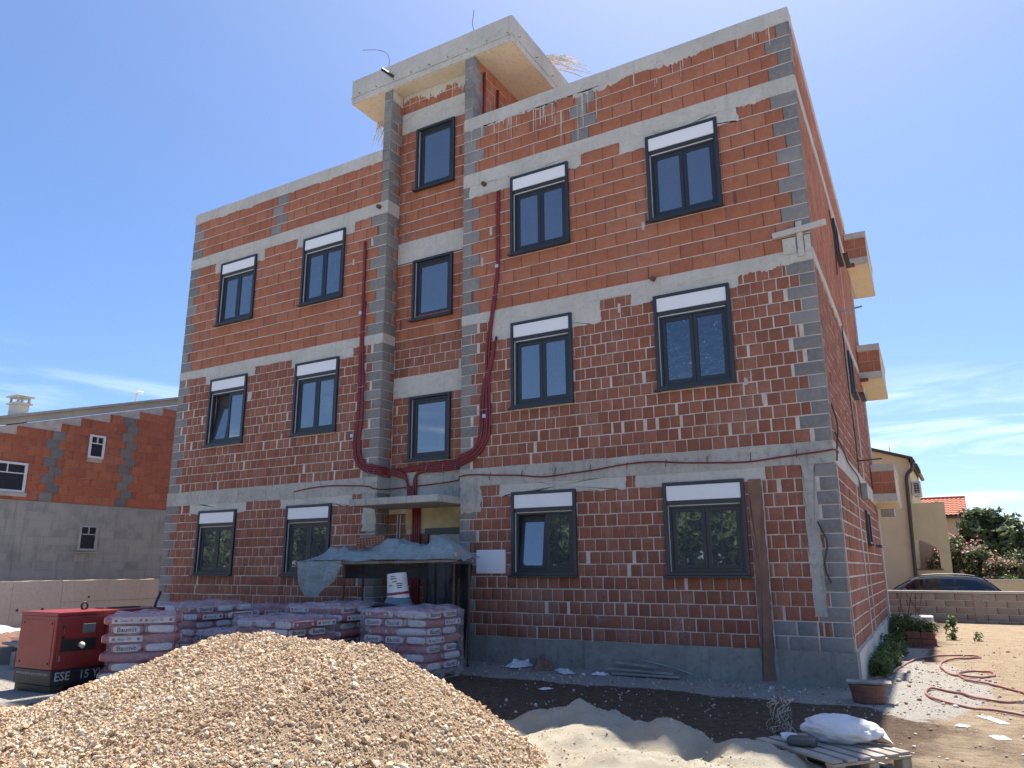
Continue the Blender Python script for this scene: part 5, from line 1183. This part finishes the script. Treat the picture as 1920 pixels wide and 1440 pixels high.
# yellow house
simple('yellow_wall', (0.62, 0.53, 0.33), 0.9, var=0.05, scale=1.5, bump=0.2, bscale=60, world=True); simple('olive_wall', (0.55, 0.48, 0.29), 0.9, var=0.05, scale=1.5, world=True)
simple('pink_wall', (0.52, 0.37, 0.31), 0.9, var=0.05, world=True); simple('gutter', (0.045, 0.035, 0.03), 0.4); simple('roof_dark', (0.09, 0.055, 0.045), 0.8)
simple('ac_white', (0.55, 0.54, 0.50), 0.5)
YH = thing('yellow_house', 'pale yellow two storey house with dark gutter and downpipe behind the yard', 'house', (0, 26, -0.45))
zr = 0.45
MB().prism([(-14, -0.3), (-0.60, -0.3), (-0.28, 5.75+zr), (-0.28, 6.18+zr), (-1.6, 6.62+zr), (-4.5, 7.6+zr), (-14, 5.0)], 0.0, 8.0, 'y').build('wall', 'yellow_wall', YH)
MB().prism([(-0.10, 6.14+zr), (-1.6, 6.64+zr), (-4.5, 7.64+zr), (-4.5, 7.74+zr), (-1.6, 6.74+zr), (-0.10, 6.24+zr)], -0.25, 8.2, 'y').build('roof', 'roof_dark', YH)
MB().tube([(-0.12, y, 6.05+zr) for y in (-0.3, 8.2)], 0.10, 10).build('gutter', 'gutter', YH)
MB().tube([(-0.15, -0.1, 6.0+zr), (-0.2, -0.14, 5.7+zr), (-0.42, -0.12, 5.4+zr), (-0.46, -0.12, 4.6+zr), (-0.52, -0.12, 2.5+zr), (-0.60, -0.12, 0.1)], 0.075, 10, sub=4).build('downpipe', 'gutter', YH, smooth=True)
for k in range(4): MB().box(-0.09, 0.04, 0.4+k*0.8, 0.5+k*0.8, 5.82+zr, 6.0+zr).build('rafter_end', 'gutter', YH)
AC = MB().box(-0.26, 0.06, 0.1, 0.9, 4.55+zr, 5.2+zr).build('air_conditioner', 'ac_white', YH, bevel=0.02)
MB().box(-0.20, 0.0, 0.092, 0.099, 4.68+zr, 5.12+zr).build('grille', 'gutter', AC)
for k in range(4): MB().box(-0.21, 0.01, 0.084, 0.091, 4.72+k*0.11+zr, 4.735+k*0.11+zr).build('grille_bar', 'ac_white', AC)
MB().box(-0.105, -0.095, 0.080, 0.083, 4.68+zr, 5.12+zr).build('grille_bar', 'ac_white', AC)
MB().tube([(-1.1, 2.0, 6.6+zr), (-1.1, 2.0, 7.05+zr)], 0.015, 6).tube([(-1.35, 2.0, 6.95+zr), (-0.75, 2.0, 7.0+zr)], 0.012, 6).tube([(-1.2, 1.8, 6.85+zr), (-1.2, 2.2, 6.85+zr)], 0.01, 6).build('antenna', 'steel', YH)
# arcade screen of the yellow house (arched opening with a low sill)
arc = [(0.45*math.cos(a)*1.02-0.02, 0) for a in (0, 1)]
out = [(-0.75, -0.3), (0.80, -0.3), (0.90, 4.22+zr), (-0.45, 4.26+zr)]
xl, xr, zs, zt = -0.62, 0.43, 1.45+zr, 2.28+zr
hole = [(xl, zs), (xr, zs), (xr+0.01, zt)]+[(xr-(xr-xl)*(i/8), zt+0.44*math.sin(math.pi/2*i/8)) for i in range(1, 9)]
mb = MB()
mb.prism([(-0.75, -0.3), (0.80, -0.3), (0.80+0.04, zs), (-0.72, zs)], 0.05, 0.35, 'y'); mb.prism([(xr, zs), (0.84, zs), (0.87, 4.24+zr), (xr+0.005, 4.24+zr)], 0.05, 0.35, 'y')
for i in range(2, len(hole)-1):
    a, b = hole[i], hole[i+1]; mb.prism([(a[0], a[1]), (a[0], 4.24+zr), (b[0], 4.24+zr), (b[0], b[1])], 0.05, 0.35, 'y')
mb.build('arcade_wall', 'olive_wall', YH)
MB().box(-0.75, 0.43, 3.2, 3.3, 0.5, 4.2+zr).build('porch_back_wall', 'pink_wall', YH)
MB().box(xl, xr+0.08, -0.02, 0.36, zs-0.04, zs+0.004).build('sill', 'gutter', YH)
# pink house with tiled roof
simple('roof_tile', (0.40, 0.13, 0.075), 0.85, var=0.25, scale=25, world=True)
PH = thing('pink_house', 'pink house with red clay tile roof far behind the yellow house', 'house', (0, 40, -0.5))
MB().box(-9, 1.62, 0.0, 8, 0, 4.95).build('wall', 'pink_wall', PH)
rows, cols_ = 9, 46; v = []; f = []
def rp(a, b): return Vector((-9.2+(10.95)*a, -0.4+3.0*b, 4.92+1.15*b))
mb = MB()
for r in range(rows):
    p0 = r/rows; p1 = (r+1.12)/rows; n = cols_*6; base = len(mb.v); vv = []
    for i in range(n+1):
        a = i/n; w = 0.035*abs(math.sin(math.pi*cols_*a))
        A = rp(a, p0)+Vector((0, 0, w+0.05)); B = rp(a, p1)+Vector((0, 0, w+0.01)); vv += [A, B, rp(a, p0)+Vector((0, 0, w))]
    ff = []
    for i in range(n): ff += [(3*i, 3*i+3, 3*i+4, 3*i+1), (3*i+2, 3*i+5, 3*i+3, 3*i)]
    mb.add(vv, ff)
tl = mb.build('roof_tiles', 'roof_tile', PH); tag(tl, kind='stuff')
MB().prism([(-0.45, 4.75), (-0.45, 4.88), (2.65, 6.03), (2.65, 5.9)], -9.2, 1.75, 'x').build('roof_deck', 'gutter', PH)
MB().tube([rp(0, 1.03)+Vector((0, 0, 0.06)), rp(1, 1.03)+Vector((0, 0, 0.06))], 0.09, 8).build('ridge', 'roof_tile', PH)
for a in (0.62, 0.86): p = rp(a, 0.72); MB().obox(p+Vector((0, -0.05, 0.1)), (0.22, 0.25, 0.1)).build('vent_tile', 'roof_dark', PH, bevel=0.03)
YW = thing('yellow_garden_wall', 'low yellow rendered garden wall behind the car at the right edge', 'wall', (6, 23.5, -0.5)); MB().box(-4.2, 8, 0, 0.2, 0, 1.50).build('wall', 'yellow_wall', YW); MB().box(-4.25, 8.05, -0.03, 0.23, 1.502, 1.56).build('coping', 'concrete_pale', YW)

# ------------------------------------------------------------------ trees and shrubs
def leafmat(name, a, b, trans=0.3):
    t = NT(name); g = t.n('ShaderNodeNewGeometry'); P = t.pos()
    c = t.mix(g.outputs['Random Per Island'], a, b); c = t.mix(t.ramp(t.noise(P, 1.3, 3), 0.35, 0.65, 0, 0.5), c, tuple(x*0.7 for x in a)); t.col(c); t.rough(0.55, 0.4)
    tr = t.n('ShaderNodeBsdfTranslucent'); t.l(c, tr.inputs[0]); mx = t.n('ShaderNodeMixShader'); mx.inputs[0].default_value = trans; t.l(t.p.outputs[0], mx.inputs[1]); t.l(tr.outputs[0], mx.inputs[2]); t.l(mx.outputs[0], t.out.inputs[0])
leafmat('leaf_dark', (0.09, 0.13, 0.058), (0.17, 0.215, 0.105)); leafmat('leaf_mid', (0.085, 0.125, 0.045), (0.15, 0.20, 0.075)); leafmat('leaf_weed', (0.07, 0.115, 0.032), (0.15, 0.215, 0.07)); leafmat('petal', (0.68, 0.30, 0.29), (0.78, 0.47, 0.43)); leafmat('dry_leaf', (0.30, 0.22, 0.10), (0.42, 0.34, 0.18))
simple('bark', (0.13, 0.10, 0.075), 0.95, var=0.3, scale=8, bump=0.6, bscale=20)
def leaves(blobs, n, size, seed, aspect=2.2, shell=0.55, up=0.3):
    r = np.random.default_rng(seed); vol = np.array([b[3]*b[4]*b[5] for b in blobs])**0.75; ch = r.choice(len(blobs), n, p=vol/vol.sum()); B = np.array(blobs)[ch]
    d = r.normal(size=(n, 3)); d /= np.linalg.norm(d, axis=1)[:, None]; rad = shell+(1-shell)*r.random(n)**0.6
    lump = 1+0.22*np.sin(d[:, 0]*7+B[:, 0]*3)*np.sin(d[:, 1]*6+B[:, 1])+0.15*np.sin(d[:, 2]*9+B[:, 2]*5)
    P = B[:, :3]+d*B[:, 3:6]*(rad*lump)[:, None]
    nrm = d*0.5+r.normal(size=(n, 3))*0.6+np.array([0, 0, up]); nrm /= np.linalg.norm(nrm, axis=1)[:, None]
    t1 = np.cross(nrm, r.normal(size=(n, 3))); t1 /= np.linalg.norm(t1, axis=1)[:, None]; t2 = np.cross(nrm, t1)
    s = size*np.exp(r.normal(0, 0.25, n))[:, None]; a = t1*s*aspect/2; b = t2*s/2
    V = np.stack([P-a, P+b*0.9-a*0.1+nrm*s*0.08, P+a, P-b*0.9-a*0.1+nrm*s*0.08], 1).reshape(-1, 3)
    return V, np.arange(4*n).reshape(-1, 4)
def plant(name, label, cat, loc, blobs, n, size, mat, seed, trunk=None, flowers=0, group=None, fsize=None, aspect=2.2, crown='crown'):
    T = thing(name, label, cat, loc, 0, group)
    if trunk:
        h, r0 = trunk; rs = random.Random(seed); mb = MB().tube([(0, 0, -0.1), (0.05, 0.03, h*0.5), (0, 0.05, h)], [r0*1.25, r0, r0*0.7], 8, sub=4)
        for b in blobs[:7]: mb.tube([(0, 0.05, h*0.75), ((b[0])*0.5, b[1]*0.5, (h+b[2])/2), (b[0], b[1], b[2])], [r0*0.55, r0*0.35, r0*0.12], 6, sub=4)
        mb.build('trunk', 'bark', T, smooth=True)
    else:
        mb = MB(); rs = random.Random(seed)
        for k in range(6): b = rs.choice(blobs); mb.tube([(b[0]*0.2, b[1]*0.2, -0.05), (b[0]*0.6, b[1]*0.6, b[2]*0.6), (b[0], b[1], b[2]+b[5]*0.4)], [size*0.22, size*0.16, size*0.06], 5, sub=3)
        mb.build('stem', 'bark', T, smooth=True)
    V, F = leaves(blobs, n, size, seed, aspect); o = bpy.data.objects.new(crown, fast_mesh(crown, V, F, mat)); link(o, T)
    if flowers:
        V, F = leaves([(b[0], b[1], b[2]+b[5]*0.12, b[3]*1.02, b[4]*1.02, b[5]*1.0) for b in blobs], flowers, fsize or size, seed+5, 1.1, 0.88, 0.4); o = bpy.data.objects.new('flowers', fast_mesh('flowers', V, F, 'petal')); link(o, T); tag(o, kind='stuff')
    return T
def rblobs(seed, n, R, H0, H1, r):
    rs = random.Random(seed); out = []
    for k in range(n):
        a = rs.uniform(0, 2*math.pi); q = rs.random()**0.5*R; z = rs.uniform(H0, H1); sc = rs.uniform(0.7, 1.2)*r; out.append((q*math.cos(a), q*math.sin(a), z, sc, sc, sc*0.8))
    return out
plant('fig_tree', 'large round dark green tree right of the tiled roof', 'tree', (2.85, 34, -0.5), [(0, 0, 3.2, 1.3, 1.3, 1.1), (-0.75, 0, 4.1, 0.8, 0.8, 0.8), (0.5, 0, 3.9, 0.75, 0.7, 0.6), (0.9, 0.2, 3.1, 0.6, 0.6, 0.7), (-0.9, 0.2, 3.3, 0.8, 0.8, 0.8), (0.4, -0.2, 2.4, 1.2, 1.0, 0.8), (-0.2, -0.3, 4.5, 0.45, 0.45, 0.4)], 6500, 0.17, 'leaf_dark', 1, (2.4, 0.16))
plant('oleander', 'pink flowering oleander bush in front of the tiled house', 'shrub', (1.35, 28, -0.5), [(0, 0, 1.7, 0.95, 0.9, 1.3), (-0.4, 0, 2.6, 0.55, 0.6, 0.75), (0.55, 0, 2.1, 0.6, 0.6, 0.9), (0.95, 0.1, 1.5, 0.6, 0.6, 0.9), (-0.5, -0.1, 1.4, 0.6, 0.6, 1.1), (0.3, -0.3, 1.2, 0.9, 0.8, 1.0)], 6500, 0.085, 'leaf_mid', 2, None, 1900, None, 0.085, 3.2)
plant('oleander', 'small pale pink oleander seen through the arched opening', 'shrub', (0.15, 27.9, -0.45), [(0, 0, 1.9, 0.32, 0.3, 0.55), (0.12, 0, 2.35, 0.2, 0.2, 0.3), (-0.2, 0, 1.5, 0.25, 0.25, 0.4)], 900, 0.08, 'leaf_mid', 3, None, 700, None, 0.085, 3.0)
plant('oleander', 'deep pink flowering shrub at the right behind the yellow wall', 'shrub', (2.75, 26.5, -0.5), [(0, 0, 1.3, 0.7, 0.6, 0.95), (0.3, 0, 1.8, 0.45, 0.4, 0.5), (-0.35, 0, 1.9, 0.4, 0.4, 0.45)], 3000, 0.08, 'leaf_mid', 4, None, 700, None, 0.08, 3.0)
plant('green_shrub', 'bushy green shrub at the right edge of the yellow wall', 'shrub', (3.6, 27.5, -0.5), [(0, 0, 1.6, 0.9, 0.8, 1.2), (-0.6, 0, 1.3, 0.6, 0.6, 0.9), (0.6, 0, 2.0, 0.8, 0.7, 0.9)], 4500, 0.09, 'leaf_dark', 5)
plant('green_shrub', 'low bright green shrub just above the yellow garden wall', 'shrub', (2.75, 24.3, -0.5), [(0, 0, 1.2, 0.42, 0.3, 0.5), (0.3, 0, 1.1, 0.35, 0.3, 0.4), (-0.3, 0, 1.0, 0.3, 0.3, 0.4)], 2200, 0.05, 'leaf_weed', 6)
plant('distant_tree', 'distant green tree behind the shrubs at the right edge', 'tree', (4.6, 38, -0.5), [(0, 0, 2.4, 1.4, 1.2, 1.0), (-1.0, 0, 2.0, 0.9, 0.9, 0.8), (1.0, 0, 2.6, 1.0, 1.0, 0.9)], 3500, 0.16, 'leaf_mid', 7, (1.8, 0.15))
# weeds at the foot of the flank
for k, (s, off, hgt, r, n, lab) in enumerate(((1.6, 0.20, 0.24, 0.17, 800, 'dense green weeds at the flank wall nearest the corner'), (3.0, 0.24, 0.27, 0.21, 1000, 'dense green weeds at the flank wall behind the nearest clump'), (4.6, 0.26, 0.30, 0.24, 1100, 'green weeds at the flank wall before the block planter'), (8.2, 0.32, 0.45, 0.36, 1500, 'green weeds round the concrete footing at the far end of the flank'))):
    p = SIDE.pt(s, 0, off); plant('weed_clump', lab, 'weeds', (p.x, p.y, float(gz(np.array(p.x), np.array(p.y)))), [(0, 0, hgt*0.5, r, r*1.9, hgt*0.55), (-0.05, 0.4, hgt*0.6, r*0.8, r, hgt*0.5), (0.05, -0.4, hgt*0.4, r*0.8, r, hgt*0.45), (0.12, 0.2, hgt*0.9, r*0.3, r*0.5, hgt*0.35), (0.0, -0.5, hgt*0.8, r*0.3, r*0.4, hgt*0.3)], int(n*1.3), 0.032, 'leaf_weed', 20+k, crown='leaves', group='weeds along the flank wall')
plant('weed_clump', 'upright green weed growing in the dry soil right of the block planter', 'weeds', (0.95, 8.4, 0), [(0, 0, 0.22, 0.13, 0.13, 0.24), (0.05, 0, 0.4, 0.08, 0.08, 0.14)], 150, 0.045, 'leaf_weed', 30, crown='leaves')
plant('weed_clump', 'tiny green weed alone in the dry soil further right', 'weeds', (1.45, 8.2, 0), [(0, 0, 0.08, 0.1, 0.1, 0.1)], 50, 0.035, 'leaf_weed', 31, crown='leaves')
plant('weed_clump', 'patch of grass at the lower right corner', 'grass', (1.28, -4.55, 0), [(0, 0, 0.01, 0.30, 0.20, 0.045), (0.35, 0.25, 0.005, 0.22, 0.15, 0.03)], 420, 0.022, 'leaf_weed', 32, crown='leaves', aspect=4)
# trees and balustrade across the street behind the viewer: they show in the ground floor panes
for k, x in enumerate((-52, -46, -40, -33, -27, -21, -15, -9.5)):
    plant('street_tree', 'leafy tree across the street mirrored in the ground floor windows, '+('leftmost', 'second from left', 'third from left', 'fourth from left', 'fourth from right', 'third from right', 'second from right', 'rightmost')[k], 'tree', (x, -28-(k % 3)*1.2, 0), rblobs(40+k, 9, 2.6, 2.2, 5.6, 1.7), 6500, 0.20, ('leaf_dark', 'leaf_mid')[k % 2], 50+k, (3.0, 0.2), group='trees across the street')
simple('white_stone', (0.70, 0.67, 0.60), 0.7)
BA = thing('balustrade', 'white stone balustrade across the street, mirrored in the left ground floor windows', 'balustrade', (-44, -25.5, 0))
MB().box(-9, 9, -0.12, 0.12, 0, 0.75).build('base', 'white_stone', BA); MB().box(-9, 9, -0.13, 0.13, 1.5, 1.65).build('rail', 'white_stone', BA)
o = MB().lathe([(0.05, 0.75), (0.09, 0.9), (0.06, 1.15), (0.04, 1.35), (0.07, 1.5)], (0, 0, 0), 8).build('baluster', 'white_stone', BA, smooth=True); o.location.x = -8.9
for k in range(1, 75): c = o.copy(); COL.objects.link(c); c.parent = BA; c.location.x = -8.9+k*0.24

# ================================================================== small things on the ground
def G(x, y): return float(gz(np.array(x), np.array(y)))
# red hose
hp = [(0.10, 0.9), (0.26, 1.43), (0.34, 2.58), (0.51, 3.91), (0.93, 4.59), (1.25, 4.80), (1.45, 4.55), (1.2, 4.2), (0.92, 3.86), (0.87, 3.2), (0.95, 2.4), (1.09, 1.89), (1.36, 1.70), (1.58, 2.0), (1.56, 2.45), (1.35, 2.62), (1.15, 2.2), (1.16, 1.75), (1.35, 1.3), (1.62, 0.95), (1.88, 0.5), (1.82, -0.2), (1.51, -0.42), (1.18, 0.0), (0.93, 0.25), (0.80, 0.1), (0.84, -0.35), (1.0, -0.72), (1.34, -1.03), (1.78, -1.32), (2.4, -1.7)]
hz = [0.0]*len(hp); pts = catmull([(x, y, 0) for x, y in hp], 7); pts = [Vector((p.x, p.y, G(p.x, p.y)+0.014+0.010*math.sin(i*0.21)**2)) for i, p in enumerate(pts)]
simple('hose_red', (0.30, 0.125, 0.105), 0.5, var=0.12, scale=4)
HO = MB().tube(pts, 0.016, 8).build('hose', 'hose_red', None, smooth=True); tag(HO, 'faded red rubber hose looping over the dry ground', 'hose')
# terracotta tub with a board
simple('terracotta', (0.20, 0.082, 0.053), 0.85, var=0.2, scale=7, bump=0.2)
SCT = 0.76
TB = thing('clay_tub', 'round brown terracotta tub covered by a grey board at the corner', 'tub', (0.24, -1.05, G(0.24, -1.05)-0.01))
MB().lathe([(0.20, 0.0), (0.235, 0.02), (0.27, 0.25), (0.285, 0.255), (0.285, 0.285), (0.25, 0.285), (0.22, 0.05)], (0, 0, 0), 26).build('tub_body', 'terracotta', TB)
for z in (0.10, 0.18): MB().lathe([(0.245+z*0.13-0.01, z-0.006), (0.249+z*0.13-0.01, z), (0.245+z*0.13-0.01, z+0.006)], (0, 0, 0), 26).build('groove', 'rust', TB)
MB().obox((0.02, 0.0, 0.305), (0.66, 0.36, 0.03), Matrix.Rotation(0.10, 3, 'Z')).build('board', 'wood_grey', TB, bevel=0.004)
TB.scale = (SCT, SCT, SCT)
# planter of stacked hollow blocks
PB = thing('block_planter', 'planter stacked from four reddish clay blocks beside the flank weeds', 'planter', (0.44, 6.75, G(0.44, 6.75)-0.01))
for x, z in ((-0.13, 0.14), (0.13, 0.14), (-0.13, 0.0), (0.15, 0.0)): MB().box(x-0.125, x+0.125, -0.15, 0.15, z+0.002, z+0.134).build('block', 'terracotta', PB, bevel=0.006)
plant('potted_plant', 'straggly flowering plant on top of the block planter', 'plant', (0.44, 6.75, 0.27), [(0, 0, 0.10, 0.25, 0.15, 0.12), (-0.2, 0.1, 0.12, 0.16, 0.12, 0.12), (0.2, 0, 0.08, 0.14, 0.1, 0.1)], 500, 0.04, 'leaf_weed', 61, flowers=60, fsize=0.03, crown='leaves')
CF = thing('concrete_footing', 'raw concrete step with bent rebar beside the far end of the flank', 'concrete', (0.28, 9.6, G(0.28, 9.6)))
MB().box(-0.45, 0.30, -0.3, 0.35, 0.18, 0.42).build('slab', 'concrete_pale', CF, bevel=0.02); MB().box(-0.4, 0.22, -0.22, 0.3, -0.05, 0.18).build('base', 'concrete_rough', CF)
for x0, x1 in ((-0.38, -0.30), (-0.20, -0.08), (-0.05, 0.0), (0.05, -0.2), (0.02, 0.14), (-0.3, -0.38)): MB().tube([(x0, -0.25, 0.2), (x0, -0.27, 0.45), (x1, -0.2, 0.95)], 0.008, 6).build('rebar', 'rust', CF)
# pallet in the foreground, sack, lid and wire
ang = math.atan2(-0.43, 0.56)
FP = thing('wooden_pallet', 'weathered wooden pallet with plank top in the right foreground', 'pallet', (0.31, -4.47, 0.0), ang)
for k in range(6): MB().box(-0.44, 0.44+random.uniform(-0.015, 0.015), -0.40+k*0.14, -0.40+k*0.14+0.10, 0.135, 0.157).build('plank', 'wood_grey', FP, bevel=0.003)
for x in (-0.40, 0.0, 0.40): MB().box(x-0.045, x+0.045, -0.40, 0.40, 0.112, 0.133).build('bearer', 'wood', FP, bevel=0.003)
for x in (-0.40, 0.0, 0.40):
    for y in (-0.34, 0.0, 0.34): MB().box(x-0.045, x+0.045, y-0.05, y+0.05, 0.018, 0.110).build('block', 'wood', FP, bevel=0.003)
for y in (-0.34, 0.0, 0.34): MB().box(-0.44, 0.44, y-0.05, y+0.05, -0.02, 0.016).build('runner', 'wood_grey', FP, bevel=0.003)
simple('sack_white', (0.66, 0.65, 0.66), 0.75, var=0.06, scale=5, bump=0.4, bscale=14)
v = []; f = []; A, B = 64, 40
for i in range(A):
    for k in range(B+1):
        a = 2*math.pi*i/A; b = math.pi*k/B-math.pi/2; d = Vector((math.cos(a)*math.cos(b), math.sin(a)*math.cos(b), math.sin(b)))
        r = 1+0.16*mnoise.noise(d*1.7+Vector((3, 1, 2)))+0.20*(0.3-abs(mnoise.noise(Vector((d.x*2.2+d.z*2, d.y*3, d.z*1.5)))))+0.10*(0.25-abs(mnoise.noise(Vector((d.x*5+d.y*3, d.y*6-d.z*3, d.z*5)))))
        z = d.z*0.135*r*(1.0-0.25*max(0, d.x)); v.append((d.x*0.33*r, d.y*0.21*r, max(z, -0.105+0.01*d.x)))
for i in range(A):
    for k in range(B): p, q = i*(B+1)+k, ((i+1) % A)*(B+1)+k; f.append((p, q, q+1, p+1))
SK = thing('sack', 'bulging white woven sack lying on the foreground pallet', 'sack', (0.38, -4.30, 0.157+0.105), 0.1)
MB().add(v, f).build('sack_body', 'sack_white', SK, smooth=True); SK.scale = (0.88, 0.88, 0.88); SK.location.z -= 0.012
MB().add([(0.30, -0.06, 0.0), (0.42, -0.09, -0.06), (0.43, 0.02, -0.085), (0.40, 0.10, -0.07), (0.29, 0.08, 0.02), (0.36, 0.0, 0.04), (0.45, -0.02, -0.10)], [(0, 1, 5), (1, 2, 5), (2, 3, 5), (3, 4, 5), (1, 6, 2)]).build('sack_mouth', 'sack_white', SK)
BWL = thing('plastic_bowl', 'small bright white plastic bowl at the left edge of the foreground pallet', 'bowl', (0.00, -4.52, 0.160)); MB().lathe([(0.045, 0.0), (0.06, 0.02), (0.068, 0.055), (0.06, 0.055), (0.05, 0.02)], (0, 0, 0), 18).build('bowl', 'shutter_white', BWL, smooth=True)
rs = random.Random(12); WB = thing('wire_tangle', 'tangle of pale binding wire standing behind the foreground pallet', 'wire', (-0.17, -3.95, 0.0))
for k in range(26):
    a = rs.uniform(0, 6.28); r0 = rs.uniform(0.05, 0.15); pts = []
    for j in range(7): b = a+j*rs.uniform(0.5, 1.1); pts.append((r0*math.cos(b)*rs.uniform(0.6, 1.2), r0*math.sin(b)*rs.uniform(0.6, 1.2), 0.01+0.065*j+rs.uniform(-0.03, 0.03)))
    MB().tube(pts, 0.0035, 5, sub=4).build('strand', 'wire_pale' if k % 3 else 'rust', WB)
GBG = thing('green_bag', 'crumpled dark green bag on the foreground pallet beside the white bowl', 'bag', (0.12, -4.62, 0.16)); o = pillow(0.22, 0.16, 0.07, 9).build('bag', 'bag_white', GBG, smooth=True); o.location.z = 0.03; o.data.materials[0] = simple('bag_green', (0.06, 0.075, 0.065), 0.5)
# litter along the plinth
def crumple(name, label, cat, loc, s, mat, seed):
    v = []; f = []; n = 9
    for i in range(n+1):
        for k in range(n+1):
            x = -1+2*i/n; y = -1+2*k/n; e = max(abs(x), abs(y)); v.append((x*s[0]+0.2*s[0]*mnoise.noise(Vector((x*2, y*2, seed))), y*s[1]+0.2*s[1]*mnoise.noise(Vector((x*2, y*2, seed+9))), max(0.004, s[2]*(1-e**2)*(0.6+0.9*mnoise.noise(Vector((x*2.3+seed, y*2.3, 1)))))))
    for i in range(n):
        for k in range(n): q = i*(n+1)+k; f.append((q, q+n+1, q+n+2, q+1))
    o = MB().add(v, f).build(name, mat, None); o.location = (loc[0], loc[1], G(*loc)+0.003); o.rotation_euler.z = seed; tag(o, label, cat); return o
crumple('plastic_sheet', 'crumpled white plastic sheet left of the brown rubble at the plinth', 'plastic', (-5.05, -0.30), (0.22, 0.14, 0.16), 'sheet_white', 1.3)
crumple('plastic_sheet', 'flat white plastic scrap right of the brown rubble at the plinth', 'plastic', (-4.15, -0.42), (0.28, 0.11, 0.06), 'sheet_white', 2.3)
crumple('plastic_sheet', 'small white plastic scrap next to the planks at the plinth', 'plastic', (-3.55, -0.45), (0.12, 0.08, 0.06), 'sheet_white', 3.1)
crumple('paper_scrap', 'white paper scrap alone on the dark shaded soil', 'paper', (-3.6, -2.1), (0.10, 0.06, 0.03), 'sheet_white', 4.4)
crumple('rubble_heap', 'small heap of brown rubble and roots at the plinth', 'rubble', (-4.62, -0.25), (0.25, 0.16, 0.22), 'chase_brown', 5.2)
crumple('plastic_strip', 'folded white plastic strip on the dry ground at the right edge', 'plastic', (1.50, -1.62), (0.05, 0.22, 0.03), 'sheet_white', 0.5)
crumple('paper_scrap', 'small white scrap in the right foreground soil', 'paper', (1.22, -2.2), (0.06, 0.05, 0.03), 'sheet_white', 2.9)
crumple('litter', 'grey plastic disc in the right foreground soil', 'litter', (1.53, -2.65), (0.08, 0.07, 0.03), 'sheet_white', 1.9)
for k, (x0, y0, x1, y1, z, w, lab) in enumerate(((-3.35, -0.42, -2.35, -0.30, 0.03, 0.12, 'dark plank lying lowest in the stack at the plinth'), (-3.45, -0.34, -2.45, -0.28, 0.075, 0.10, 'grey plank lying across the stack at the plinth'), (-3.5, -0.20, -2.7, -0.22, 0.16, 0.12, 'tilted short board leaning in the plank stack at the plinth'))):
    o = MB().bar((x0, y0, z+G(x0, y0)), (x1, y1, z+G(x1, y1)-0.03*(k == 2)), w, 0.028).build('plank', 'wood_grey', None, bevel=0.003); tag(o, lab, 'plank', 'planks at the plinth')
simple('pipe_grey', (0.25, 0.25, 0.25), 0.5)
o = MB().tube([(-2.9, -0.30, 0.22), (-2.5, -0.27, 0.15), (-2.15, -0.25, 0.06)], 0.016, 8).build('steel_bar', 'steel', None); tag(o, 'thin metal bar lying over the planks at the plinth', 'bar')
for k in range(5):
    o = MB().bar((-13.6, -3.9+k*0.16, 0.30+0.012*k), (-11.6, -4.35+k*0.16, 0.30+0.012*k), 0.14, 0.04).build('board', 'wood_grey', None, bevel=0.004); tag(o, ('nearest', 'second', 'middle', 'fourth', 'farthest')[k]+' long grey board of the timber stack left of the generator', 'board', 'boards left of the generator')
for k, x in enumerate((-13.1, -12.1)):
    y = -4.0-(x+13.6)*0.225+0.30; o = MB().box(x-0.06, x+0.06, y-0.5, y+0.5, -0.03, 0.275).build('bearer', 'wood_grey', None, bevel=0.004); tag(o, ('left', 'right')[k]+' timber bearer under the board stack left of the generator', 'timber', 'bearers under the boards')
crumple('plastic_sheet', 'crumpled white plastic sheet by the boundary wall at the left edge', 'plastic', (-19.5, -1.2), (0.9, 0.6, 0.35), 'sheet_white', 6.6)
crumple('soil_mound', 'small mound of red soil by the boundary wall at the left edge', 'soil', (-16.8, -2.2), (0.9, 0.7, 0.35), 'chase_brown', 7.7)
